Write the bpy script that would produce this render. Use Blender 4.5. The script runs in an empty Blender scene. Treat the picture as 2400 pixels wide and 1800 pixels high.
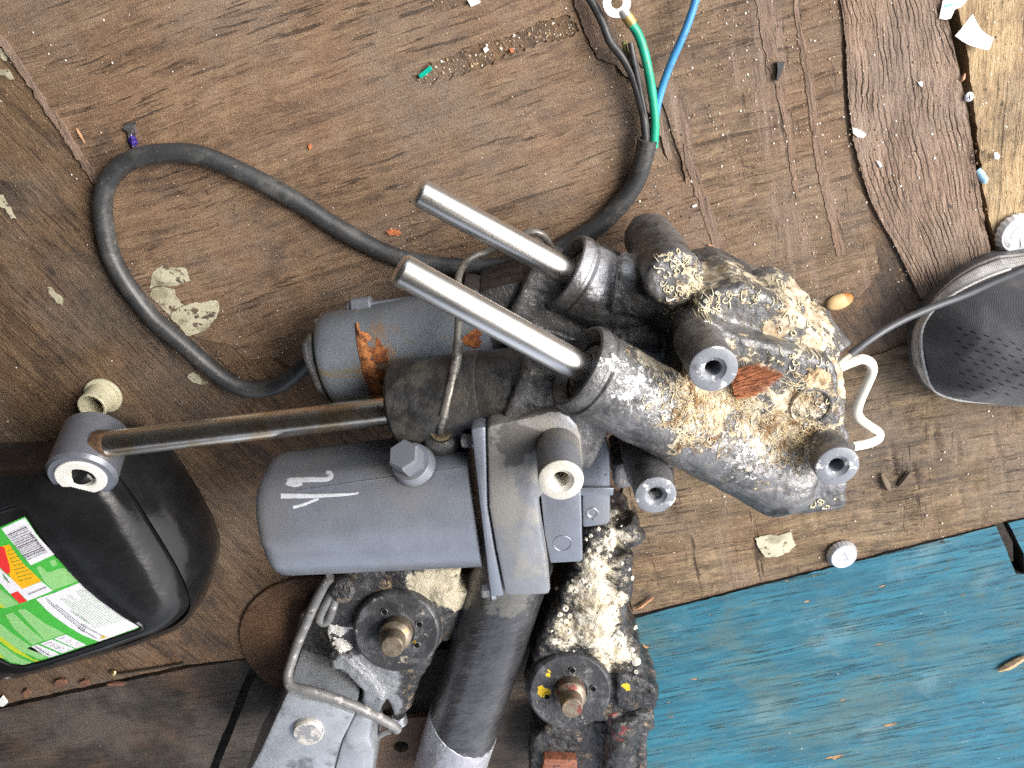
import bpy, bmesh, math, random
import numpy as np
from mathutils import Vector, Matrix, noise, geometry
from mathutils.bvhtree import BVHTree
R = math.radians
rnd = random.Random(7)
SC = bpy.context.scene
COL = SC.collection

# ---------------------------------------------------------------- camera
FOC, CAMH, TILT = 1884.0, 0.65, R(25)
cd = bpy.data.cameras.new('camera'); cam = bpy.data.objects.new('camera', cd); COL.objects.link(cam)
cd.sensor_width = 36; cd.lens = FOC / 2400 * 36; cd.clip_start = 0.01; cd.clip_end = 200
cam.location = (0, 0, CAMH); cam.rotation_euler = (-TILT, 0, 0)
SC.camera = cam
# ---------------------------------------------------------------- daylight
BLOCKER_AZ, BLOCKER_S, BLOCKER_Z = 10, .20, .80
SUN_EL, SUN_AZ = R(45), R(18)         # azimuth measured from +x (picture side) towards +y
w = bpy.data.worlds.new('World'); SC.world = w; w.use_nodes = True
nt = w.node_tree; nt.nodes.clear()
sky = nt.nodes.new('ShaderNodeTexSky'); sky.sky_type = 'NISHITA'; sky.sun_disc = False
sky.sun_elevation = SUN_EL; sky.sun_rotation = R(90) - SUN_AZ
sky.air_density = 1.0; sky.dust_density = 4.0; sky.ozone_density = 1.0
hs = nt.nodes.new('ShaderNodeHueSaturation'); hs.inputs['Saturation'].default_value = 0.45
bg = nt.nodes.new('ShaderNodeBackground'); bg.inputs['Strength'].default_value = 0.15
wo = nt.nodes.new('ShaderNodeOutputWorld')
nt.links.new(sky.outputs[0], hs.inputs['Color']); nt.links.new(hs.outputs[0], bg.inputs['Color']); nt.links.new(bg.outputs[0], wo.inputs[0])
sl = bpy.data.lights.new('sun', 'SUN'); sl.energy = 1.35; sl.angle = R(36); sl.color = (1, .95, .87)
so = bpy.data.objects.new('sun', sl); COL.objects.link(so)
sd = Vector((math.cos(SUN_EL) * math.cos(SUN_AZ), math.cos(SUN_EL) * math.sin(SUN_AZ), math.sin(SUN_EL)))
so.rotation_euler = sd.to_track_quat('Z', 'Y').to_euler()
SC.view_settings.view_transform = 'Standard'; SC.view_settings.look = 'None'
SC.view_settings.exposure = 1.42; SC.view_settings.gamma = 1
SC.cycles.max_bounces = 8; SC.cycles.use_denoising = False

# ---------------------------------------------------------------- picture coordinates -> places
CT, ST = math.cos(TILT), math.sin(TILT)
def ray(u, v):
    x, y = (u - 1200) / FOC, (900 - v) / FOC
    return Vector((x, y * CT - ST, -y * ST - CT))
def P(u, v, h=0.0):
    d = ray(u, v); t = (h - CAMH) / d.z
    return Vector((d.x * t, d.y * t, h))
def S(u, v, h=0.0):                   # metres per pixel there
    return (h - CAMH) / ray(u, v).z / FOC
def zz(x0, y0, k, pts):               # zoomed-view readings -> pixels
    return [(x0 + x * k, y0 + y * k) for x, y in pts]
def PP(pts, h=0.0): return [P(u, v, h) for u, v in pts]

# ---------------------------------------------------------------- meshes
class MB:
    def __init__(s): s.v = []; s.f = []; s.m = []
    def add(s, vs, fs, mi=0):
        o = len(s.v); s.v += [tuple(x) for x in vs]
        for f in fs: s.f.append(tuple(i + o for i in f)); s.m.append(mi)
        return s
    def bm(s, b, mi=0):
        b.verts.index_update(); s.add([v.co for v in b.verts], [[v.index for v in f.verts] for f in b.faces], mi); b.free(); return s
ROOTS = {}
def base_of(o):
    while o.parent: o = o.parent
    return o.location
def obj(name, mb, mats, parent=None, smooth=40, origin=None):
    me = bpy.data.meshes.new(name)
    off = base_of(parent) if parent else (Vector(origin) if origin is not None else Vector((0, 0, 0)))
    vs = mb.v if off.length == 0 else [(x - off[0], y - off[1], z - off[2]) for x, y, z in mb.v]
    me.from_pydata(vs, [], mb.f); 
    if not isinstance(mats, (list, tuple)): mats = [mats]
    for m in mats: me.materials.append(m)
    if len(mats) > 1: me.polygons.foreach_set('material_index', mb.m)
    if smooth:
        me.polygons.foreach_set('use_smooth', [True] * len(me.polygons))
        try: me.set_sharp_from_angle(angle=R(smooth))
        except Exception: pass
    me.update()
    o = bpy.data.objects.new(name, me); COL.objects.link(o)
    if parent: o.parent = parent
    else: o.location = off
    return o
def tag(o, label, cat, group=None):
    o['label'] = label; o['category'] = cat
    if group: o['group'] = group
    return o
def thing(name, loc, label, cat, group=None):
    o = bpy.data.objects.new(name, None); COL.objects.link(o); o.location = loc; o.empty_display_size = .02
    return tag(o, label, cat, group)
def one(name, mb, mats, label, cat, origin, group=None, smooth=40):
    return tag(obj(name, mb, mats, None, smooth, origin), label, cat, group)

def frame(a):
    a = Vector(a).normalized()
    h = Vector((0, 0, 1)) if abs(a.z) < .9 else Vector((1, 0, 0))
    x = h.cross(a).normalized(); return x, a.cross(x).normalized(), a
def lathe(mb, p0, axis, prof, n=32, mi=0, ph=0.0, closed=False):
    x, y, a = frame(axis); p0 = Vector(p0); vs = []; rings = []
    for t, r in prof:
        if r <= 1e-7: rings.append([len(vs)]); vs.append(p0 + a * t)
        else:
            rings.append(list(range(len(vs), len(vs) + n)))
            for i in range(n):
                q = ph + 2 * math.pi * i / n; vs.append(p0 + a * t + (x * math.cos(q) + y * math.sin(q)) * r)
    fs = []
    pairs = list(zip(rings, rings[1:])) + ([(rings[-1], rings[0])] if closed else [])
    for A, B in pairs:
        for i in range(n):
            j = (i + 1) % n
            if len(A) == 1 and len(B) == 1: continue
            if len(A) == 1: fs.append((A[0], B[j], B[i]))
            elif len(B) == 1: fs.append((A[i], A[j], B[0]))
            else: fs.append((A[i], A[j], B[j], B[i]))
    mb.add(vs, fs, mi); return mb
def cyl(mb, p0, p1, r, n=32, bev=.0008, mi=0, r1=None):
    p0, p1 = Vector(p0), Vector(p1); L = (p1 - p0).length; r1 = r if r1 is None else r1
    return lathe(mb, p0, p1 - p0, [(0, 0), (0, r - bev), (bev, r), (L - bev, r1), (L, r1 - bev), (L, 0)], n, mi)
def spline(pts, k=8):
    pts = [Vector(p) for p in pts]; out = []
    for i in range(len(pts) - 1):
        a, b, c, d = pts[max(i - 1, 0)], pts[i], pts[i + 1], pts[min(i + 2, len(pts) - 1)]
        for j in range(k):
            t = j / k
            out.append(.5 * ((2 * b) + (c - a) * t + (2 * a - 5 * b + 4 * c - d) * t * t + (3 * b - a - 3 * c + d) * t ** 3))
    out.append(pts[-1]); return out
def tube(mb, pts, r, n=10, mi=0, caps=True):
    pts = [Vector(p) for p in pts]; N = len(pts); rr = r if isinstance(r, (list, tuple)) else [r] * N
    t0 = (pts[1] - pts[0]).normalized(); x = frame(t0)[0]; vs = []; fs = []
    for i in range(N):
        t = (pts[min(i + 1, N - 1)] - pts[max(i - 1, 0)]).normalized()
        x = (x - t * x.dot(t)).normalized(); y = t.cross(x)
        for k in range(n):
            q = 2 * math.pi * k / n; vs.append(pts[i] + (x * math.cos(q) + y * math.sin(q)) * rr[i])
    for i in range(N - 1):
        for k in range(n):
            j = (k + 1) % n; fs.append((i * n + k, i * n + j, (i + 1) * n + j, (i + 1) * n + k))
    if caps: fs.append(tuple(range(n))[::-1]); fs.append(tuple(range((N - 1) * n, N * n)))
    mb.add(vs, fs, mi); return mb
def loft(mb, loops, mi=0, cap0=True, cap1=True):
    n = len(loops[0]); vs = [p for l in loops for p in l]; fs = []
    for i in range(len(loops) - 1):
        for k in range(n):
            j = (k + 1) % n; fs.append((i * n + k, i * n + j, (i + 1) * n + j, (i + 1) * n + k))
    if cap0: fs.append(tuple(range(n))[::-1])
    if cap1: fs.append(tuple(range((len(loops) - 1) * n, len(loops) * n)))
    mb.add(vs, fs, mi); return mb
def prism(mb, top, depth, bev=.002, seg=2, mi=0):
    """extruded outline; depth is a vector from the top loop to the bottom one"""
    b = bmesh.new(); vs = [b.verts.new(p) for p in top]; f = b.faces.new(vs); f.normal_update()
    d = Vector(depth)
    if f.normal.dot(d) > 0: f.normal_flip()
    r = bmesh.ops.extrude_face_region(b, geom=[f]); nv = [g for g in r['geom'] if isinstance(g, bmesh.types.BMVert)]
    for v in nv: v.co += d
    fb = [g for g in r['geom'] if isinstance(g, bmesh.types.BMFace)]
    if f.is_valid is False: pass
    bmesh.ops.recalc_face_normals(b, faces=b.faces)
    if bev: 
        try: bmesh.ops.bevel(b, geom=list(b.edges), offset=bev, segments=seg, affect='EDGES', profile=.5, clamp_overlap=True)
        except Exception: pass
    return mb.bm(b, mi)
def boxy(mb, c, ax, ay, az, bev=.001, mi=0):
    c, ax, ay, az = map(Vector, (c, ax, ay, az))
    return prism(mb, [c + ax + ay + az, c - ax + ay + az, c - ax - ay + az, c + ax - ay + az], -2 * az, bev, 2, mi)
def fuse(mb, voxel=.0012, smooth=5, disp=()):
    """melt overlapping shapes into one cast skin"""
    me = bpy.data.meshes.new('cast'); me.from_pydata(mb.v, [], mb.f)
    b = bmesh.new(); b.from_mesh(me); bmesh.ops.recalc_face_normals(b, faces=b.faces); b.to_mesh(me); b.free()
    o = bpy.data.objects.new('cast', me); COL.objects.link(o)
    m = o.modifiers.new('r', 'REMESH'); m.mode = 'VOXEL'; m.voxel_size = voxel
    m = o.modifiers.new('s', 'SMOOTH'); m.factor = .6; m.iterations = smooth
    for sz, st in disp:
        t = bpy.data.textures.new('c', 'CLOUDS'); t.noise_scale = sz; t.noise_depth = 3
        m = o.modifiers.new('d', 'DISPLACE'); m.texture = t; m.strength = st; m.texture_coords = 'LOCAL'; m.mid_level = .5
    dg = bpy.context.evaluated_depsgraph_get(); ev = o.evaluated_get(dg); em = ev.to_mesh()
    n = len(em.vertices); co = np.empty(n * 3); em.vertices.foreach_get('co', co)
    out = MB(); out.v = [tuple(x) for x in co.reshape(-1, 3)]; out.f = [tuple(p.vertices) for p in em.polygons]; out.m = [0] * len(out.f)
    ev.to_mesh_clear(); bpy.data.objects.remove(o)
    return out
def bvh(mb): return BVHTree.FromPolygons(mb.v, mb.f)
def drop(tree, u, v):                 # where the line of sight through a pixel meets a surface
    h = tree.ray_cast(Vector((0, 0, CAMH)), ray(u, v).normalized(), 3); return h[0], h[1]
def down(tree, p):
    h = tree.ray_cast(Vector((p[0], p[1], .6)), Vector((0, 0, -1)), 1); return h[0], h[1]
def rough(poly, step, amp, seed=0, close=True):
    """break an outline up like torn wood"""
    rg = random.Random(seed); out = []; n = len(poly)
    for i in range(n if close else n - 1):
        a, b = Vector(poly[i]), Vector(poly[(i + 1) % n]); L = (b - a).length; k = max(1, int(L / step))
        nrm = Vector((-(b - a).y, (b - a).x)).normalized() if L > 0 else Vector((0, 0))
        for j in range(k):
            q = a + (b - a) * (j / k); s = noise.noise(Vector((q.x * .05, q.y * .05, seed))) * 1.4 + rg.uniform(-.5, .5)
            out.append(tuple(q + nrm * amp * s) if j else tuple(q))
    return out
def inside(p, poly):
    x, y = p; c = False; n = len(poly); j = n - 1
    for i in range(n):
        xi, yi = poly[i][0], poly[i][1]; xj, yj = poly[j][0], poly[j][1]
        if (yi > y) != (yj > y) and x < (xj - xi) * (y - yi) / (yj - yi) + xi: c = not c
        j = i
    return c
def sheet(mb, poly, h0, th, holes=(), grid=0, hf=None, side_mi=0):
    """flat sheet with a torn outline (pixels at height h0), thickness th, optional relief hf(x,y)"""
    W = [[P(u, v, h0).to_2d() for u, v in pl] for pl in [poly] + list(holes)]
    pts = []; edges = []
    for l in W:
        o = len(pts); pts += l; edges += [(o + i, o + (i + 1) % len(l)) for i in range(len(l))]
    if grid:
        xs = [p.x for p in W[0]]; ys = [p.y for p in W[0]]; rg = random.Random(3)
        x = min(xs)
        while x < max(xs):
            y = min(ys)
            while y < max(ys):
                q = (x + rg.uniform(-.2, .2) * grid, y + rg.uniform(-.2, .2) * grid)
                if inside(q, W[0]) and not any(inside(q, h) for h in W[1:]): pts.append(Vector(q))
                y += grid
            x += grid
    v2, e2, f2, *_ = geometry.delaunay_2d_cdt(pts, edges, [], 0, 1e-7)
    fs = []
    for f in f2:
        c = sum((v2[i] for i in f), Vector((0, 0))) / len(f)
        if inside(c, W[0]) and not any(inside(c, h) for h in W[1:]): fs.append(tuple(f))
    cnt = {}
    for f in fs:
        for a, b in zip(f, f[1:] + f[:1]): cnt[(a, b)] = 1
    vs = [(p.x, p.y, h0 + (hf(p.x, p.y) if hf else 0)) for p in v2]; n = len(vs)
    vs += [(p.x, p.y, h0 - th) for p in v2]
    side = [(a, a + n, b + n, b)[::1] for (a, b) in cnt if (b, a) not in cnt]
    if fs:
        f = fs[0]; a, b, c = (v2[i] for i in f[:3])
        if (b - a).cross(c - a) < 0: fs = [f[::-1] for f in fs]; side = [s[::-1] for s in side]
    mb.add(vs, fs + side)
    if side_mi: mb.m[len(mb.m) - len(side):] = [side_mi] * len(side)
    return mb

# ---------------------------------------------------------------- materials
class G:
    def __init__(s, name):
        s.m = bpy.data.materials.new(name); s.m.use_nodes = True; s.t = s.m.node_tree; s.t.nodes.clear()
        s.out = s.n('ShaderNodeOutputMaterial'); s.b = s.n('ShaderNodeBsdfPrincipled'); s.l(s.b.outputs[0], s.out.inputs[0])
        s.pos = s.n('ShaderNodeNewGeometry').outputs['Position']
    def n(s, k): return s.t.nodes.new(k)
    def l(s, a, b): s.t.links.new(a, b)
    def put(s, sock, v):
        if isinstance(v, bpy.types.NodeSocket): s.l(v, sock)
        elif isinstance(v, (tuple, list)) and len(v) == 3 and sock.type == 'RGBA': sock.default_value = (*v, 1)
        else: sock.default_value = v
    def math(s, op, a, b=0.0, clamp=False):
        n = s.n('ShaderNodeMath'); n.operation = op; n.use_clamp = clamp; s.put(n.inputs[0], a); s.put(n.inputs[1], b); return n.outputs[0]
    def vm(s, op, a, b):
        n = s.n('ShaderNodeVectorMath'); n.operation = op; s.put(n.inputs[0], a); s.put(n.inputs[1], b); return n
    def map(s, rot=0.0, sc=(1, 1, 1), off=(0, 0, 0), vec=None):
        n = s.n('ShaderNodeMapping'); n.vector_type = 'TEXTURE'; n.inputs['Rotation'].default_value = (0, 0, rot)
        n.inputs['Location'].default_value = off
        s.put(n.inputs['Vector'], vec or s.pos)
        k = s.vm('MULTIPLY', n.outputs[0], sc); return k.outputs[0]
    def noise(s, scale, detail=4, rough=.55, vec=None, dist=0.0):
        n = s.n('ShaderNodeTexNoise'); s.put(n.inputs['Vector'], vec or s.pos); n.inputs['Scale'].default_value = scale
        n.inputs['Detail'].default_value = detail; n.inputs['Roughness'].default_value = rough; n.inputs['Distortion'].default_value = dist
        return n.outputs['Fac']
    def vor(s, scale, vec=None, feat='F1', rand=1.0):
        n = s.n('ShaderNodeTexVoronoi'); n.feature = feat; s.put(n.inputs['Vector'], vec or s.pos); n.inputs['Scale'].default_value = scale
        n.inputs['Randomness'].default_value = rand; return n
    def step(s, x, lo, hi):
        n = s.n('ShaderNodeMapRange'); n.interpolation_type = 'SMOOTHSTEP'
        s.put(n.inputs[0], x); n.inputs[1].default_value = lo; n.inputs[2].default_value = hi; return n.outputs[0]
    def mix(s, f, a, b):
        n = s.n('ShaderNodeMix'); n.data_type = 'RGBA'; s.put(n.inputs[0], f); s.put(n.inputs[6], a); s.put(n.inputs[7], b); return n.outputs[2]
    def ramp(s, f, stops):
        n = s.n('ShaderNodeValToRGB'); s.put(n.inputs[0], f); e = n.color_ramp.elements
        while len(e) < len(stops): e.new(.5)
        for q, (p, c) in zip(e, stops): q.position = p; q.color = (*c, 1)
        return n.outputs[0]
    def bump(s, h, dist, prev=None, strength=1.0):
        n = s.n('ShaderNodeBump'); n.inputs['Strength'].default_value = strength; n.inputs['Distance'].default_value = dist
        s.put(n.inputs['Height'], h)
        if prev: s.l(prev, n.inputs['Normal'])
        return n.outputs[0]
    def blobs(s, bl):
        """1 at the centre of the nearest blob, falling to 0 at its rim"""
        r = None
        for c, rad in bl:
            d = s.vm('DISTANCE', s.pos, tuple(c)).outputs['Value']; k = s.math('SUBTRACT', 1.0, s.math('DIVIDE', d, rad))
            r = k if r is None else s.math('MAXIMUM', r, k)
        return s.math('MAXIMUM', r, -1.5)
    def set(s, **k):
        for a, v in k.items(): s.put(s.b.inputs[a.replace('_', ' ')], v)
        return s
def surf(name, base, rough=.5, metal=0.0, layers=(), bumps=(), tone=.18, tones=40, spec=.5, coat=0.0):
    """one base colour with uneven tone, then stains, chips and crusts laid over it one by one"""
    g = G(name)
    t = g.step(g.noise(tones, 6, .62), .3, .7)
    lo = tuple(c * (1 - tone) for c in base); hi = tuple(min(1, c * (1 + tone)) for c in base)
    col = g.mix(t, lo, hi); ro = rough; me = metal; nrm = None; hts = []
    for L in layers:
        v = g.map(L.get('rot', 0), L['sc']) if 'sc' in L else None
        x = g.noise(L['s'], L.get('d', 6), L.get('r', .6), v, L.get('dist', 0))
        if 'at' in L: x = g.math('ADD', x, g.math('MULTIPLY', g.blobs(L['at']), L.get('k', .6)))
        m = g.step(x, L['lo'], L['hi'])
        if 'amt' in L: m = g.math('MULTIPLY', m, L['amt'])
        c = L['c']
        if 'c2' in L: c = g.mix(g.step(g.noise(L.get('cs', L['s'] * 4), 5, .65), .35, .65), c, L['c2'])
        col = g.mix(m, col, c)
        if 'ro' in L: ro = g.math('ADD', g.math('MULTIPLY', m, L['ro']), g.math('MULTIPLY', g.math('SUBTRACT', 1.0, m), ro))
        if 'me' in L: me = g.math('ADD', g.math('MULTIPLY', m, L['me']), g.math('MULTIPLY', g.math('SUBTRACT', 1.0, m), me))
        if 'up' in L: hts.append((m, L['up']))
    for b in bumps:
        v = g.map(b[3], b[2]) if len(b) > 3 else None
        nrm = g.bump(g.noise(b[0], 5, .6, v), b[1], nrm)
    for m, d in hts: nrm = g.bump(m, d, nrm)
    g.set(Base_Color=col, Roughness=ro, Metallic=me); g.b.inputs['Specular IOR Level'].default_value = spec
    if coat: g.b.inputs['Coat Weight'].default_value = coat; g.b.inputs['Coat Roughness'].default_value = .2
    if nrm: g.l(nrm, g.b.inputs['Normal'])
    return g.m
def plain(name, c, rough=.5, metal=0.0, tone=.12, tones=300, bump=0.0, bs=900, **k):
    return surf(name, c, rough, metal, tone=tone, tones=tones, bumps=[(bs, bump)] if bump else (), **k)
def wood(name, ang, dark, mid, light, stain=.5, grit=.5, groove=.5, rough=.75, orange=.25, freq=1.0, off=(0, 0, 0), gdepth=.0012, wav=.0, dirt_shade=False, con=1.0, cross=0.0, spec=.3):
    g = G(name); A = R(ang)
    base = g.map(A, (1, 1, 1), off)
    wn = g.n('ShaderNodeTexNoise'); wn.inputs['Scale'].default_value = 9; wn.inputs['Detail'].default_value = 3; g.l(base, wn.inputs['Vector'])
    base = g.vm('ADD', base, g.vm('MULTIPLY', wn.outputs['Color'], (0, .012 + wav, 0)).outputs[0]).outputs[0]
    def V(a, b, o=0.0):
        q = g.vm('MULTIPLY', base, (a * freq, b * freq, b * freq)).outputs[0]
        return g.vm('ADD', q, (o, o * 1.7, o * .3)).outputs[0] if o else q
    def P_(o): return g.vm('ADD', g.pos, (o, o * 1.3, 0)).outputs[0]
    n1 = g.noise(1, 8, .68, V(16, 170)); n2 = g.noise(1, 5, .6, V(4, 30), .4); n3 = g.noise(1, 5, .65, V(45, 480)); n6 = g.noise(42, 8, .72, P_(off[0] + 1))
    n7 = g.noise(1, 3, .6, V(140, 900))
    t = g.math('ADD', g.math('ADD', g.math('MULTIPLY', n1, .28), g.math('MULTIPLY', n6, .22)), g.math('ADD', g.math('MULTIPLY', n2, .14), g.math('ADD', g.math('MULTIPLY', n3, .2), g.math('MULTIPLY', n7, .16))))
    col = g.ramp(g.step(t, .5 - .125 / con, .5 + .125 / con), [(0, dark), (.5, mid), (1, light)])
    gw = g.step(g.noise(8, 7, .66, P_(3 + off[0])), .44, .64); col = g.mix(g.math('MULTIPLY', gw, .42), col, (.165, .135, .112))
    rd = g.step(g.noise(6, 6, .6, P_(9 + off[0])), .5, .68); col = g.mix(g.math('MULTIPLY', rd, .4), col, (.19, .105, .058))
    # fresh orange wood where fibres broke away
    orr = g.step(g.noise(1, 6, .7, V(16, 62, 3), .8), .63, .74); col = g.mix(g.math('MULTIPLY', orr, orange), col, (.33, .165, .07))
    # oil and damp stains, ragged and drawn out along the grain
    n4 = g.noise(1, 8, .74, V(11, 20, 5), .6); n5 = g.noise(5, 5, .6, P_(5 + off[1]), .4)
    st = g.step(g.math('ADD', g.math('MULTIPLY', n4, .62), g.math('MULTIPLY', n5, .38)), .56 - .07 * stain, .66 - .05 * stain)
    col = g.mix(g.math('MULTIPLY', st, .3 + .5 * stain), col, (.030, .026, .024))
    sm = g.step(g.noise(1, 8, .72, V(13, 110, 2)), .60, .67); col = g.mix(g.math('MULTIPLY', sm, .25 + .4 * stain), col, (.025, .021, .02))
    # open pores: short dark dashes, gathered in patches
    gl = g.noise(1, 4, .6, V(22, 330, 1), .15); gm = g.step(g.noise(1, 4, .55, V(8, 14, 7)), .40, .62)
    gr = g.math('MULTIPLY', g.step(gl, .585, .65), gm)
    gl2 = g.math('MULTIPLY', g.step(g.noise(1, 3, .55, V(4, 130, 4), .1), .665, .69), g.step(n5, .35, .6)); gr = g.math('MAXIMUM', gr, gl2)
    col = g.mix(g.math('MULTIPLY', gr, .85 * groove), col, (.016, .012, .010))
    fl = g.math('MULTIPLY', g.step(g.noise(190, 5, .65, P_(2)), .635, .67), g.step(n5, .44, .58)); col = g.mix(g.math('MULTIPLY', fl, .8), col, (.016, .015, .016))
    if cross:
        cb = g.map(R(-74), (1, 1, 1), (.2, 0, 0)); cv = lambda a, b: g.vm('MULTIPLY', cb, (a, b, b)).outputs[0]
        cp = g.step(g.noise(1, 5, .6, cv(4, 22)), .52, .62); c1 = g.noise(1, 6, .68, cv(14, 190)); col = g.mix(g.math('MULTIPLY', cp, cross), col, g.ramp(g.step(c1, .35, .65), [(0, (.075, .05, .04)), (.5, (.17, .118, .09)), (1, (.27, .195, .15))]))
        ce = g.math('MULTIPLY', g.step(c1, .60, .66), g.step(g.noise(1, 5, .6, cv(5, 26)), .46, .58)); col = g.mix(g.math('MULTIPLY', ce, .8), col, (.02, .014, .011)); gr = g.math('MAXIMUM', gr, ce)
    if dirt_shade:
        at = g.n('ShaderNodeAttribute'); at.attribute_name = 'dirt_shade'; col = g.mix(g.math('MULTIPLY', g.step(at.outputs['Fac'], .1, 1.0), .85), col, (.022, .015, .011))  # colour darkened by groove depth: painted shade along with dirt
    # dust and grit
    vo = g.vor(560); rs = g.n('ShaderNodeSeparateColor'); g.l(vo.outputs['Color'], rs.inputs[0])
    vd = g.math('LESS_THAN', vo.outputs['Distance'], g.math('ADD', .10, g.math('MULTIPLY', rs.outputs[2], .16)))
    pk = g.math('MULTIPLY', vd, g.math('GREATER_THAN', rs.outputs[0], 1 - .12 * grit)); pk = g.math('MULTIPLY', pk, g.step(g.noise(14, 5, .62), .42, .58))
    col = g.mix(pk, col, g.mix(g.math('POWER', rs.outputs[1], 2.0), (.30, .21, .13), (.62, .57, .48)))
    ds = g.math('MULTIPLY', g.step(g.noise(1500, 2, .5), .52, .75), g.math('MULTIPLY', .5 * grit, g.step(g.noise(12, 4, .6, P_(7)), .4, .62))); col = g.mix(ds, col, (.34, .23, .13))
    ro = g.math('ADD', rough - .2, g.math('MULTIPLY', n1, .4)); ro = g.math('SUBTRACT', ro, g.math('MULTIPLY', st, .15))
    nrm = g.bump(t, .0042); nrm = g.bump(g.math('MULTIPLY', gr, -1), gdepth, nrm); nrm = g.bump(pk, .0006, nrm); nrm = g.bump(g.noise(650, 4, .7), .0008, nrm)
    g.set(Base_Color=col, Roughness=ro); g.b.inputs['Specular IOR Level'].default_value = spec; g.l(nrm, g.b.inputs['Normal'])
    return g.m

DK, MD, LT = (.052, .033, .022), (.135, .083, .052), (.25, .165, .105)
W_lower = wood('weathered_ply_lower', -54, (.042, .025, .015), (.116, .072, .041), (.20, .132, .077), stain=.85, grit=.3, groove=.6, orange=.25)
W_mid = wood('weathered_ply_middle', 17, (.070, .041, .024), (.162, .098, .056), (.25, .166, .10), stain=.5, grit=.5, groove=.7, orange=.25, rough=.62, spec=.45)
W_right = wood('weathered_ply_right', 16, (.064, .040, .025), (.160, .105, .065), (.268, .186, .118), stain=.4, grit=.8, groove=.6, orange=.45, cross=.75, off=(.3, .1, 0))
W_top = wood('weathered_ply_top', -79, (.10, .068, .05), (.225, .155, .112), (.33, .24, .18), stain=.15, grit=.6, groove=.3, orange=.35, wav=.02, dirt_shade=True)
W_strip = wood('weathered_ply_strip', -72, (.095, .064, .05), (.185, .128, .094), (.29, .205, .155), stain=.2, grit=.6, groove=.7, orange=.6)
W_low_right = wood('weathered_ply_broken', 12, (.042, .029, .017), (.142, .098, .056), (.28, .20, .118), stain=.8, grit=.9, groove=.7, orange=.45, off=(.7, .2, 0), dirt_shade=True, cross=.35)
W_pale = wood('pale_plank_wood', -80, (.11, .075, .04), (.36, .25, .135), (.5, .38, .22), stain=.25, grit=.6, groove=.5, orange=.25)
W_black = wood('black_plank_wood', 10, (.012, .011, .009), (.026, .022, .018), (.045, .038, .03), stain=.5, grit=.1, groove=.3, orange=.06)
W_hard = wood('hardboard', 30, (.085, .046, .025), (.115, .063, .034), (.145, .082, .046), stain=.1, grit=.15, groove=.0, orange=.0, freq=2.5)

def blue_paint():
    g = G('blue_painted_wood'); A = R(14.5)
    base = g.map(A)
    def V(a, b): return g.vm('MULTIPLY', base, (a, b, b)).outputs[0]
    n1 = g.noise(1, 8, .7, V(22, 170)); n2 = g.noise(1, 7, .68, V(7, 40), .4); n5 = g.noise(9, 8, .7, None, .5)
    t = g.math('ADD', g.math('MULTIPLY', n1, .5), g.math('MULTIPLY', n2, .5))
    col = g.ramp(g.step(t, .34, .66), [(0, (.009, .066, .098)), (.45, (.011, .096, .145)), (1, (.020, .135, .192))])
    dirt_shade = g.step(g.math('ADD', g.math('MULTIPLY', n5, .6), g.math('MULTIPLY', n1, .4)), .45, .64)
    col = g.mix(g.math('MULTIPLY', dirt_shade, .6), col, (.075, .10, .075))
    mott = g.step(g.noise(1, 7, .72, V(30, 60)), .53, .66); col = g.mix(g.math('MULTIPLY', mott, .42), col, (.05, .075, .06))
    pale = g.step(g.noise(13, 5, .6, g.vm('ADD', g.pos, (5, 2, 0)).outputs[0]), .55, .72); col = g.mix(g.math('MULTIPLY', pale, .14), col, (.30, .42, .45))
    ln = g.math('MULTIPLY', g.step(g.noise(1, 5, .62, V(14, 300), .3), .56, .63), g.step(n2, .36, .58)); col = g.mix(g.math('MULTIPLY', ln, .38), col, (.02, .045, .05))
    chip = g.step(g.noise(1, 5, .6, V(26, 95), .5), .68, .70); col = g.mix(chip, col, (.36, .20, .09))
    rim = g.math('SUBTRACT', g.step(g.noise(1, 5, .6, V(26, 95), .5), .65, .68), chip); col = g.mix(g.math('MULTIPLY', rim, .6), col, (.03, .05, .05))
    bl = g.step(g.noise(46, 5, .65, g.vm('ADD', g.pos, (1, 7, 0)).outputs[0]), .71, .73); col = g.mix(bl, col, (.02, .016, .016))
    wh = g.step(g.noise(170, 3, .6), .73, .76); col = g.mix(g.math('MULTIPLY', wh, .7), col, (.5, .55, .55))
    nrm = g.bump(t, .002); nrm = g.bump(g.math('MULTIPLY', ln, -1), .0012, nrm); nrm = g.bump(g.math('MULTIPLY', chip, -1), .0006, nrm)
    g.set(Base_Color=col, Roughness=g.math('ADD', .42, g.math('MULTIPLY', dirt_shade, .3))); g.b.inputs['Specular IOR Level'].default_value = .35
    g.l(nrm, g.b.inputs['Normal']); return g.m
W_blue = blue_paint()

# ---------------------------------------------------------------- ground, planks and the ply sheet
gm = MB(); gm.add([(-4, -4, -.12), (4, -4, -.12), (4, 4, -.12), (-4, 4, -.12)], [(0, 1, 2, 3)])
M_ground = plain('dark_earth', (.03, .025, .02), .9, tone=.4, tones=30, bump=.004, bs=60)
o = obj('ground', gm, M_ground); o['kind'] = 'structure'; o['label'] = 'dark ground under the planks'

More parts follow.
